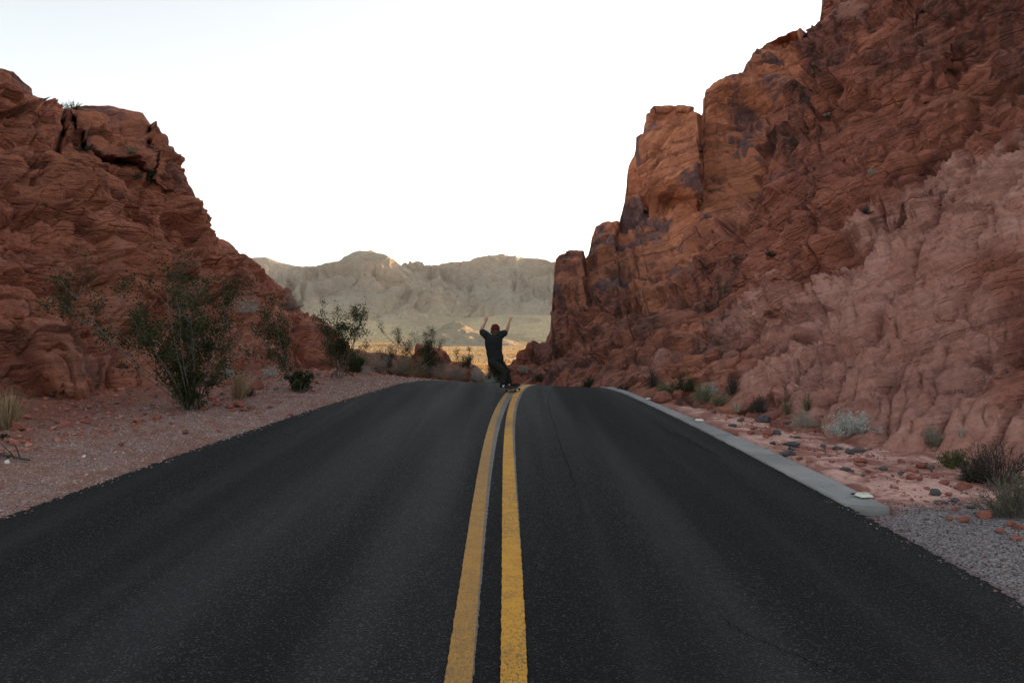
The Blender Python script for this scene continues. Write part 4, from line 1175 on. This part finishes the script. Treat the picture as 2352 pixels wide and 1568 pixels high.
# fallen branch, gutter markers, distant car
def branch():
    rng = np.random.default_rng(3)
    a, b = ground_hit(-8, 1046), ground_hit(66, 1062)
    acc = Acc()
    k = np.linspace(0, 1, 10)[:, None]
    P = a * (1 - k) + b * k + np.concatenate([rng.normal(0, .012, (10, 2)), np.full((10, 1), .025)], 1)
    tube(acc, P - a, np.linspace(.02, .009, 10), 6)
    for f in (3, 5, 7):
        tube(acc, wander(P[f] - a, (rng.uniform(-.5, .8), rng.uniform(-.6, .6), .35), .22, 4, rng, 0, .15), np.linspace(.009, .003, 5), 5)
    tag(acc.obj('fallen_branch', M_STEMD, loc=tuple(a)), 'dark dead branch lying on the left gravel', 'branch')
branch()
M_CREAM = simple('cream_plastic', (.62, .60, .52), .45, .08, 40)
M_HOLE = simple('black_rubber_and_gap_shade', (.012, .012, .012), .7)
def bevel_box(bm, cx, cy, cz, sx, sy, sz, taper=.0):
    v = []
    for z, t in ((-1, 1), (1, 1 - taper)):
        for x, y in ((-1, -1), (1, -1), (1, 1), (-1, 1)):
            v.append(bm.verts.new((cx + x * sx / 2 * t, cy + y * sy / 2 * t, cz + z * sz / 2)))
    for f in ((0, 3, 2, 1), (4, 5, 6, 7), (0, 1, 5, 4), (1, 2, 6, 5), (2, 3, 7, 6), (3, 0, 4, 7)):
        bm.faces.new([v[i] for i in f])
def bm_obj(name, bm, mat, parent=None, loc=None, rot=None, smooth=False, bev=0.):
    if bev: bmesh.ops.bevel(bm, geom=bm.edges[:], offset=bev, segments=2, affect='EDGES')
    bmesh.ops.recalc_face_normals(bm, faces=bm.faces[:])
    me = bpy.data.meshes.new(name); bm.to_mesh(me); bm.free()
    me.materials.append(mat)
    if smooth: me.polygons.foreach_set('use_smooth', [True] * len(me.polygons))
    o = bpy.data.objects.new(name, me); COL.objects.link(o)
    if parent: o.parent = parent
    if loc is not None: o.location = loc
    if rot is not None: o.rotation_euler = rot
    return o
def marker(X, Y, label, sc_=1.):
    p = on_ground(X, Y)
    r = empty('road_marker', (p[0], p[1], gz(p[0], p[1]) + .048)); r.rotation_euler = (0, 0, .12); r.scale = (sc_,) * 3
    tag(r, label, 'road marker', 'white markers set on the gutter')
    bm = bmesh.new(); bevel_box(bm, 0, 0, .009, .13, .13, .022, .22); bm_obj('base', bm, M_CREAM, r, bev=.003)
    bm = bmesh.new()
    for (cx, cy, sx, sy) in ((0, -.035, .085, .012), (0, .035, .085, .012), (-.037, 0, .012, .058), (.037, 0, .012, .058)): bevel_box(bm, cx, cy, .0235, sx, sy, .007)
    bm_obj('rim', bm, M_CREAM, r)
    bm = bmesh.new(); bevel_box(bm, 0, 0, .0212, .06, .056, .003); bm_obj('reflector', bm, simple('reflector_glass', (.42, .42, .40), .2, .1, 60, 0, .5), r)
    bm = bmesh.new(); bevel_box(bm, -.03, .075, .006, .10, .03, .012); bm_obj('gap', bm, M_HOLE, r)  # black block paints in the dark of the opening behind the marker
marker(1984, 1150, 'white square marker nearest the camera at the gutter end')
marker(1606, 972, 'white marker halfway along the gutter')
marker(1489, 921, 'farthest white marker near the crest on the gutter', .8)
def car():
    D = 430.
    p = unproj(1175, 830, D); p[2] = basin_z(np.array([p[0]]), np.array([D]))[0] + .1
    r = empty('parked_car', tuple(p)); r.rotation_euler = (0, 0, .5)
    tag(r, 'tiny white car parked far off in the sunlit valley', 'car')
    MW = simple('white_car_paint', (.75, .75, .74), .3, .03, 3)
    bm = bmesh.new(); bevel_box(bm, 0, 0, .62, 4.3, 1.75, .62, .05); bm_obj('body', bm, MW, r, bev=.12)
    bm = bmesh.new(); bevel_box(bm, -.2, 0, 1.2, 2.5, 1.6, .56, .2); bm_obj('cabin', bm, simple('car_glass', (.06, .07, .08), .1, .1, 3), r, bev=.08)
    bm = bmesh.new(); bevel_box(bm, -.2, 0, 1.505, 2.0, 1.28, .06, .05); bm_obj('roof', bm, MW, r, bev=.02)
    for x in (-1.35, 1.35):
        for y in (-.8, .8):
            bm = bmesh.new(); bmesh.ops.create_cone(bm, cap_ends=True, segments=20, radius1=.33, radius2=.33, depth=.22)
            bm_obj('wheel', bm, M_HOLE, r, (x, y, .33), (math.pi / 2, 0, 0))
car()

# ------------------------------------------------------------------ skateboarder
GP = on_ground(1152, 900.5)
D0 = GP[1]
def J(zx, zy, dy=0.):
    X = (1850 + zx * .2551) * .57422; Y = (1220 + zy * .2551) * .57422
    return unproj(X, Y, D0 + dy)
U = .2551 * .57422 * D0 / FPX
B0 = J(757, 1364); B0[2] = gz(B0[0], B0[1])
yaw = math.radians(-13)
slope = math.atan((gz(B0[0], B0[1] + .4) - gz(B0[0], B0[1])) / .4)
sk = empty('skateboard', tuple(B0 + np.array([.22 * math.sin(-yaw), .22 * math.cos(yaw), .012])))
sk.rotation_euler = Matrix(((math.cos(yaw), -math.sin(yaw), 0), (math.sin(yaw), math.cos(yaw), 0), (0, 0, 1))).to_euler()
sk.rotation_euler.x = slope
tag(sk, 'skateboard with black wheels under the rider on the double yellow line', 'skateboard')
M_DECK = simple('maple_deck', (.11, .065, .035), .5, .2, 20); M_GRIP = simple('grip_tape', (.012, .012, .013), .95); M_METAL = simple('truck_metal', (.13, .13, .135), .4, .1, 20)
M_WHEEL = simple('black_wheel', (.014, .014, .016), .5)
def deck(z0, th, inset=0.):
    n, m = 41, 13
    V = []
    for top in (1, 0):
        for i in range(n):
            y = -.4 + .8 * i / (n - 1)
            e = max(0., (abs(y) - .29) / .11)
            hw = (.105 - inset) * math.sqrt(max(0., 1 - e ** 2.6)) + .0005
            for j in range(m):
                x = hw * (2 * j / (m - 1) - 1)
                z = z0 + .055 * e ** 1.5 + .006 * (abs(x) / .1) ** 2 + (th if top else 0)
                V.append((x, y, z))
    V = np.array(V); F1 = grid_faces(n, m); F2 = F1[:, ::-1] + n * m
    b = [i * m for i in range(n)] + [(n - 1) * m + j for j in range(1, m)] + [i * m + m - 1 for i in range(n - 2, -1, -1)] + [j for j in range(m - 2, 0, -1)]
    F3 = np.array([[b[k], b[(k + 1) % len(b)], b[(k + 1) % len(b)] + n * m, b[k] + n * m] for k in range(len(b))])
    return V, np.concatenate([F1, F2, F3])
V, F = deck(.083, .011); mesh_obj('deck', V, F, M_DECK, sk, False)
V, F = deck(.0945, .0012, .002); mesh_obj('grip_tape', V, F, M_GRIP, sk, False)
for y in (-.22, .22):
    bm = bmesh.new(); bevel_box(bm, 0, y, .076, .055, .08, .014); bevel_box(bm, 0, y, .055, .13, .035, .03, .25)
    ret = bmesh.ops.create_cone(bm, cap_ends=True, segments=14, radius1=.005, radius2=.005, depth=.225)
    bmesh.ops.rotate(bm, verts=ret['verts'], cent=(0, 0, 0), matrix=Matrix.Rotation(math.pi / 2, 3, 'Y')); bmesh.ops.translate(bm, verts=ret['verts'], vec=(0, y, .03))
    tr = bm_obj('truck', bm, M_METAL, sk)
    for x in (-.1, .1):
        bm = bmesh.new()
        for r0, r1, d, c in ((.028, .028, .026, 0), (.024, .028, .005, -.0155), (.028, .024, .005, .0155)):
            q = bmesh.ops.create_cone(bm, cap_ends=True, segments=24, radius1=r0, radius2=r1, depth=d); bmesh.ops.translate(bm, verts=q['verts'], vec=(0, 0, c))
        bm_obj('wheel', bm, M_WHEEL, tr, (x, y, .03), (0, math.pi / 2, 0), True)

class Loft:
    """closed tubes gathered into one mesh, then fused by a voxel remesh"""
    def __init__(s): s.V, s.F, s.n = [], [], 0
    def rings(s, C, A, B, k=16):
        C, A, B = map(lambda q: np.asarray(q, float), (C, A, B))
        th = np.arange(k) * 2 * math.pi / k
        V = C[:, None] + np.cos(th)[None, :, None] * A[:, None] + np.sin(th)[None, :, None] * B[:, None]
        m = len(C)
        i = np.arange(m - 1)[:, None] * k; j = np.arange(k)[None]
        F = [list(f) for f in np.stack([i + j, i + (j + 1) % k, i + k + (j + 1) % k, i + k + j], -1).reshape(-1, 4)]
        F.append(list(range(k))[::-1]); F.append([(m - 1) * k + q for q in range(k)])
        s.V.append(V.reshape(-1, 3)); s.F += [[x + s.n for x in f] for f in F]; s.n += m * k
        return s
    def limb(s, P, R, flat=1., side=None, k=14, sub=6):
        P, R = np.asarray(P, float), np.asarray(R, float)
        t = np.linspace(0, len(P) - 1, (len(P) - 1) * sub + 1); idx = np.arange(len(P))
        Q = np.stack([np.interp(t, idx, P[:, c]) for c in range(3)], -1); r = np.interp(t, idx, R)
        for _ in range(2): Q[1:-1] = (Q[:-2] + 2 * Q[1:-1] + Q[2:]) / 4; r[1:-1] = (r[:-2] + 2 * r[1:-1] + r[2:]) / 4
        T = np.gradient(Q, axis=0); T /= np.linalg.norm(T, axis=1, keepdims=True)
        # rounded ends
        e = np.array([.0, .35, .7, .92])
        Q = np.concatenate([Q[:1] - T[:1] * r[0] * np.sqrt(1 - e[:, None] ** 2) * .9, Q, (Q[-1:] + T[-1:] * r[-1] * np.sqrt(1 - e[::-1, None] ** 2) * .9)])
        T = np.concatenate([np.repeat(T[:1], 4, 0), T, np.repeat(T[-1:], 4, 0)])
        r = np.concatenate([np.maximum(e, .05) * r[0], r, np.maximum(e[::-1], .05) * r[-1]])
        ref = np.array(side if side is not None else (1., .2, .1), float)
        A = ref - T * (T @ ref)[:, None]; A /= np.linalg.norm(A, axis=1, keepdims=True)
        B = np.cross(T, A)
        return s.rings(Q, A * r[:, None], B * r[:, None] * flat, k)
    def ball(s, c, rx, ry, rz, k=18):
        a = np.linspace(-1, 1, 15) * math.pi / 2
        c = np.asarray(c, float)
        C = c + np.sin(a)[:, None] * np.array([0, 0, rz])
        w = np.maximum(np.cos(a), .03)[:, None]
        return s.rings(C, w * np.array([rx, 0, 0]), w * np.array([0, ry, 0]), k)
    def obj(s, name, mat, parent, voxel, smooth_it=4, wob=0., seed=0):
        me = bpy.data.meshes.new(name); me.from_pydata([tuple(v) for v in np.concatenate(s.V)], [], s.F); me.update()
        o = bpy.data.objects.new(name, me); COL.objects.link(o)
        md = o.modifiers.new('r', 'REMESH'); md.mode = 'VOXEL'; md.voxel_size = voxel; md.use_smooth_shade = True
        ms = o.modifiers.new('s', 'SMOOTH'); ms.iterations = smooth_it; ms.factor = .5
        me2 = bpy.data.meshes.new_from_object(o.evaluated_get(bpy.context.evaluated_depsgraph_get()))
        o.modifiers.clear(); o.data = me2; bpy.data.meshes.remove(me); me2.name = name
        if wob:
            n = len(me2.vertices); V = np.empty(n * 3, np.float32); me2.vertices.foreach_get('co', V); V = V.reshape(-1, 3)
            N = np.empty(n * 3, np.float32); me2.vertices.foreach_get('normal', N); N = N.reshape(-1, 3)
            q = V * np.array([11, 11, 7]) + fbm(V * 6, 2, seed)[:, None] * .8
            V = V + N * (wob * ridged(q, 2, seed))[:, None]
            me2.vertices.foreach_set('co', V.ravel()); me2.update()
        me2.materials.clear(); me2.materials.append(mat)
        me2.polygons.foreach_set('use_smooth', [True] * len(me2.polygons))
        o.parent = parent
        o.matrix_parent_inverse = Matrix.Translation(-Vector(parent.location))
        return o
M_SKIN = simple('skin', (.42, .21, .145), .55, .08, 30); M_SHIRT = simple('charcoal_cotton', (.013, .014, .016), .95, .25, 60, .002); M_TROU = simple('dark_olive_cotton', (.0135, .0150, .0125), .95, .25, 50, .002)
M_BEAN = simple('red_knit', (.085, .007, .010), .95, .25, 90, .004); M_HAIR = simple('sandy_brown_hair', (.055, .032, .018), .7, .4, 60, .004); M_SHOE = simple('black_canvas', (.010, .010, .011), .85); M_SOLE = simple('dark_sole', (.03, .027, .025), .8); M_SOCK = simple('white_sock', (.62, .62, .66), .95, .06, 60)
person = empty('person', tuple(B0))
tag(person, 'skateboarder seen from behind in dark tee and red beanie, arms raised', 'person')
head = J(513, 388, .20); neck = J(503, 452, .18); chest = J(487, 560, .16); waist = J(492, 720, .17); pelv = J(512, 880, .18)
shL, shR = J(362, 462, .13), J(612, 458, .24)
elL, elR = J(290, 405, .34), J(688, 430, .44)
wrL, wrR = J(358, 266, .40), J(734, 272, .48)
hipL, hipR = J(466, 890, .10), J(566, 880, .27)
knL, knR = J(662, 1058, .04), J(690, 1035, .34)
anL, anR = J(636, 1240, .0), J(728, 1225, .36)
ft = np.array([.97, .25, 0.])                       # toes point to the rider's heel-to-toe side
up = np.array([0, 0, 1.])
bw = np.array([.93, .37, 0.])                       # across the back, left to right
bf = np.array([-.37, .93, 0.])
# body: one continuous surface
b = Loft()
b.ball(head, .072, .088, .108)
b.limb([head + bf * .05 - up * .05, head + bf * .085 - up * .075], [.045, .03])          # jaw and chin
b.limb([head + bf * .088 + up * .01, head + bf * .105 - up * .022], [.010, .014])        # nose
for s_ in (-1, 1): b.limb([head + bw * .072 * s_ + up * .012 - bf * .012, head + bw * .076 * s_ - up * .03 - bf * .005], [.012, .010])
b.limb([head - up * .05, neck - up * .03, chest + up * .05], [.052, .055, .08])
b.rings([neck - up * .03, chest + up * .07, chest, waist, pelv, pelv - up * .06], np.outer([.07, .155, .16, .13, .15, .12], bw), np.outer([.05, .085, .10, .09, .10, .08], bf))
for sh, el, wr in ((shL, elL, wrL), (shR, elR, wrR)):
    b.limb([sh, sh * .5 + el * .5, el], [.056, .047, .038])
    b.limb([el, el * .65 + wr * .35, wr], [.038, .041, .026])
for hp, kn, an in ((hipL, knL, anL), (hipR, knR, anR)):
    b.limb([hp, hp * .5 + kn * .5, kn], [.09, .075, .055]); b.limb([kn, kn * .6 + an * .4, an - up * .03], [.054, .054, .036])
def hand(L, wr, d, palm, fin, curl, thumb_side):
    d = d / np.linalg.norm(d); side = np.cross(d, palm); side /= np.linalg.norm(side)
    k = wr + d * .085
    L.limb([wr - d * .02, wr + d * .03, k], [.026, .034, .036], .5, side)
    for i, (o_, ln) in enumerate(((-.028, .068), (-.0095, .078), (.0095, .074), (.027, .058))):
        f = d.copy(); P = [k + side * o_ - d * .012]
        for sgm in range(3):
            f = f + palm * curl * (.55 + .25 * sgm) + side * fin * (i - 1.5) * .06; f /= np.linalg.norm(f)
            P.append(P[-1] + f * ln * (.42, .33, .25)[sgm])
        L.limb(P, [.0105, .0098, .0092, .008], 1., side, 10, 3)
    t0 = wr + d * .03 + side * .03 * thumb_side
    L.limb([t0, t0 + (d * .6 + side * thumb_side * .7) * .035 + palm * .012, t0 + (d * .9 + side * thumb_side * .35) * .062 + palm * .028], [.013, .0115, .009], 1., side, 10, 3)
hand(b, wrL, J(388, 190, .43) - wrL, bf, 1., .75, 1)
hand(b, wrR, J(748, 216, .50) - wrR, np.array([.92, .3, -.15]), .6, .95, -1)
b.obj('body', M_SKIN, person, .0055, 2)
# shirt
s_ = Loft()
hem = J(518, 868, .17)
s_.rings([neck - up * .022, neck - up * .05, chest + up * .085, chest, waist * .6 + chest * .4, waist, hem + up * .06, hem - up * .02],
    np.outer([.085, .12, .172, .192, .187, .178, .176, .168], bw), np.outer([.06, .075, .105, .125, .125, .122, .128, .125], bf), 22)
for sh, el in ((shL, elL), (shR, elR)):
    s_.limb([chest * .45 + sh * .55 - up * .02, sh, sh * .38 + el * .62], [.09, .078, .070], .95)
s_.obj('shirt', M_SHIRT, person, .011, 3, .010, 3)
# trousers
t_ = Loft()
t_.rings([pelv + up * .10, pelv + up * .03, pelv - up * .05, pelv - up * .10 + np.array([.04, 0, 0])], np.outer([.142, .150, .145, .08], bw), np.outer([.105, .118, .115, .07], bf), 20)
for hp, kn, an in ((hipL, knL, anL), (hipR, knR, anR)):
    t_.limb([hp, hp * .5 + kn * .5, kn], [.100, .084, .066]); t_.limb([kn, kn * .5 + an * .5, an + up * .03], [.066, .060, .060])
t_.obj('trousers', M_TROU, person, .010, 3, .009, 8)
# hair below the hat, then the hat
h_ = Loft()
h_.ball(head - bf * .018 - up * .018, .083, .088, .085)
rg = np.random.default_rng(12)
for i in range(22):
    a = math.pi * (1.08 + .84 * i / 21) if False else math.pi * (.95 + 1.1 * i / 21)
    dr = bw * math.cos(a) + bf * math.sin(a)
    p0 = head + dr * .075 + up * .01; ln = rg.uniform(.085, .125)
    h_.limb([p0, p0 + dr * .018 - up * ln * .5, p0 + dr * rg.uniform(.0, .025) - up * ln], [.018, .017, .006], 1, None, 8, 3)
h_.obj('hair', M_HAIR, person, .007, 1, .003, 21)
c_ = Loft()
hc = head + up * .022 - bf * .006
a = np.linspace(0, 1, 12) * math.pi / 2
tilt = np.array([-.01, -.01, 0])
C = [hc + up * .108 * math.sin(q) for q in a]
c_.rings([hc - up * .006] + C, [bw * .094] + [bw * .094 * max(.05, math.cos(q) ** .72) for q in a], [bf * .103] + [bf * .103 * max(.05, math.cos(q) ** .72) for q in a], 24)
th = np.linspace(0, 2 * math.pi, 33)
c_.rings([hc - up * .022, hc - up * .012, hc + up * .012, hc + up * .022], np.outer([.094, .101, .101, .095], bw), np.outer([.103, .110, .110, .104], bf), 26)
c_.obj('beanie', M_BEAN, person, .007, 2, .003, 31)
dz = B0[2] + .108
for an, nm in ((anL, 0), (anR, 1)):
    l_ = Loft(); l_.limb([an + up * .06, an - up * .0, np.array([an[0], an[1], dz + .045])], [.045, .043, .043]); l_.obj('sock', M_SOCK, person, .008, 2)
    base = np.array([an[0], an[1], dz + (.0 if nm == 0 else .004)])
    side = np.array([-ft[1], ft[0], 0.])
    x = np.array([-.075, -.07, -.03, .03, .09, .15, .185, .195])
    hgt = np.array([.05, .072, .078, .066, .050, .043, .036, .02]); wid = np.array([.022, .034, .037, .038, .044, .045, .034, .012])
    l_ = Loft(); l_.rings([base + ft * q + up * (h * .5 + .012) for q, h in zip(x, hgt)], [side * w for w in wid], [up * h * .5 for h in hgt], 18)
    sh_ = l_.obj('shoe', M_SHOE, person, .007, 2)
    l_ = Loft(); l_.rings([base + ft * q + up * .008 for q in np.linspace(-.085, .203, 12)], [side * w for w in np.interp(np.linspace(-.085, .203, 12), x, wid + .005)], [up * .011] * 12, 12)
    l_.obj('sole', M_SOLE, sh_, .006, 1)
#HAZE
hz = NT('thin_desert_haze')
hz.t.nodes.remove(hz.b)
pv = hz.n('VolumePrincipled')
pv.inputs['Color'].default_value = (.95, .95, .93, 1); pv.inputs['Density'].default_value = .00003; pv.inputs['Anisotropy'].default_value = .3
hz.l(pv.outputs[0], hz.t.nodes['Material Output'].inputs['Volume'])
bx = np.array([[x, y, z] for x in (-6200, 7600) for y in (-60, 5200) for z in (-420, 900)], float)
hb = mesh_obj('haze', bx, np.array([[0, 1, 3, 2], [4, 6, 7, 5], [0, 4, 5, 1], [2, 3, 7, 6], [0, 2, 6, 4], [1, 5, 7, 3]]), hz.m, smooth=False)
tag(hb, 'thin pale haze over the far valley', 'haze', kind='stuff')
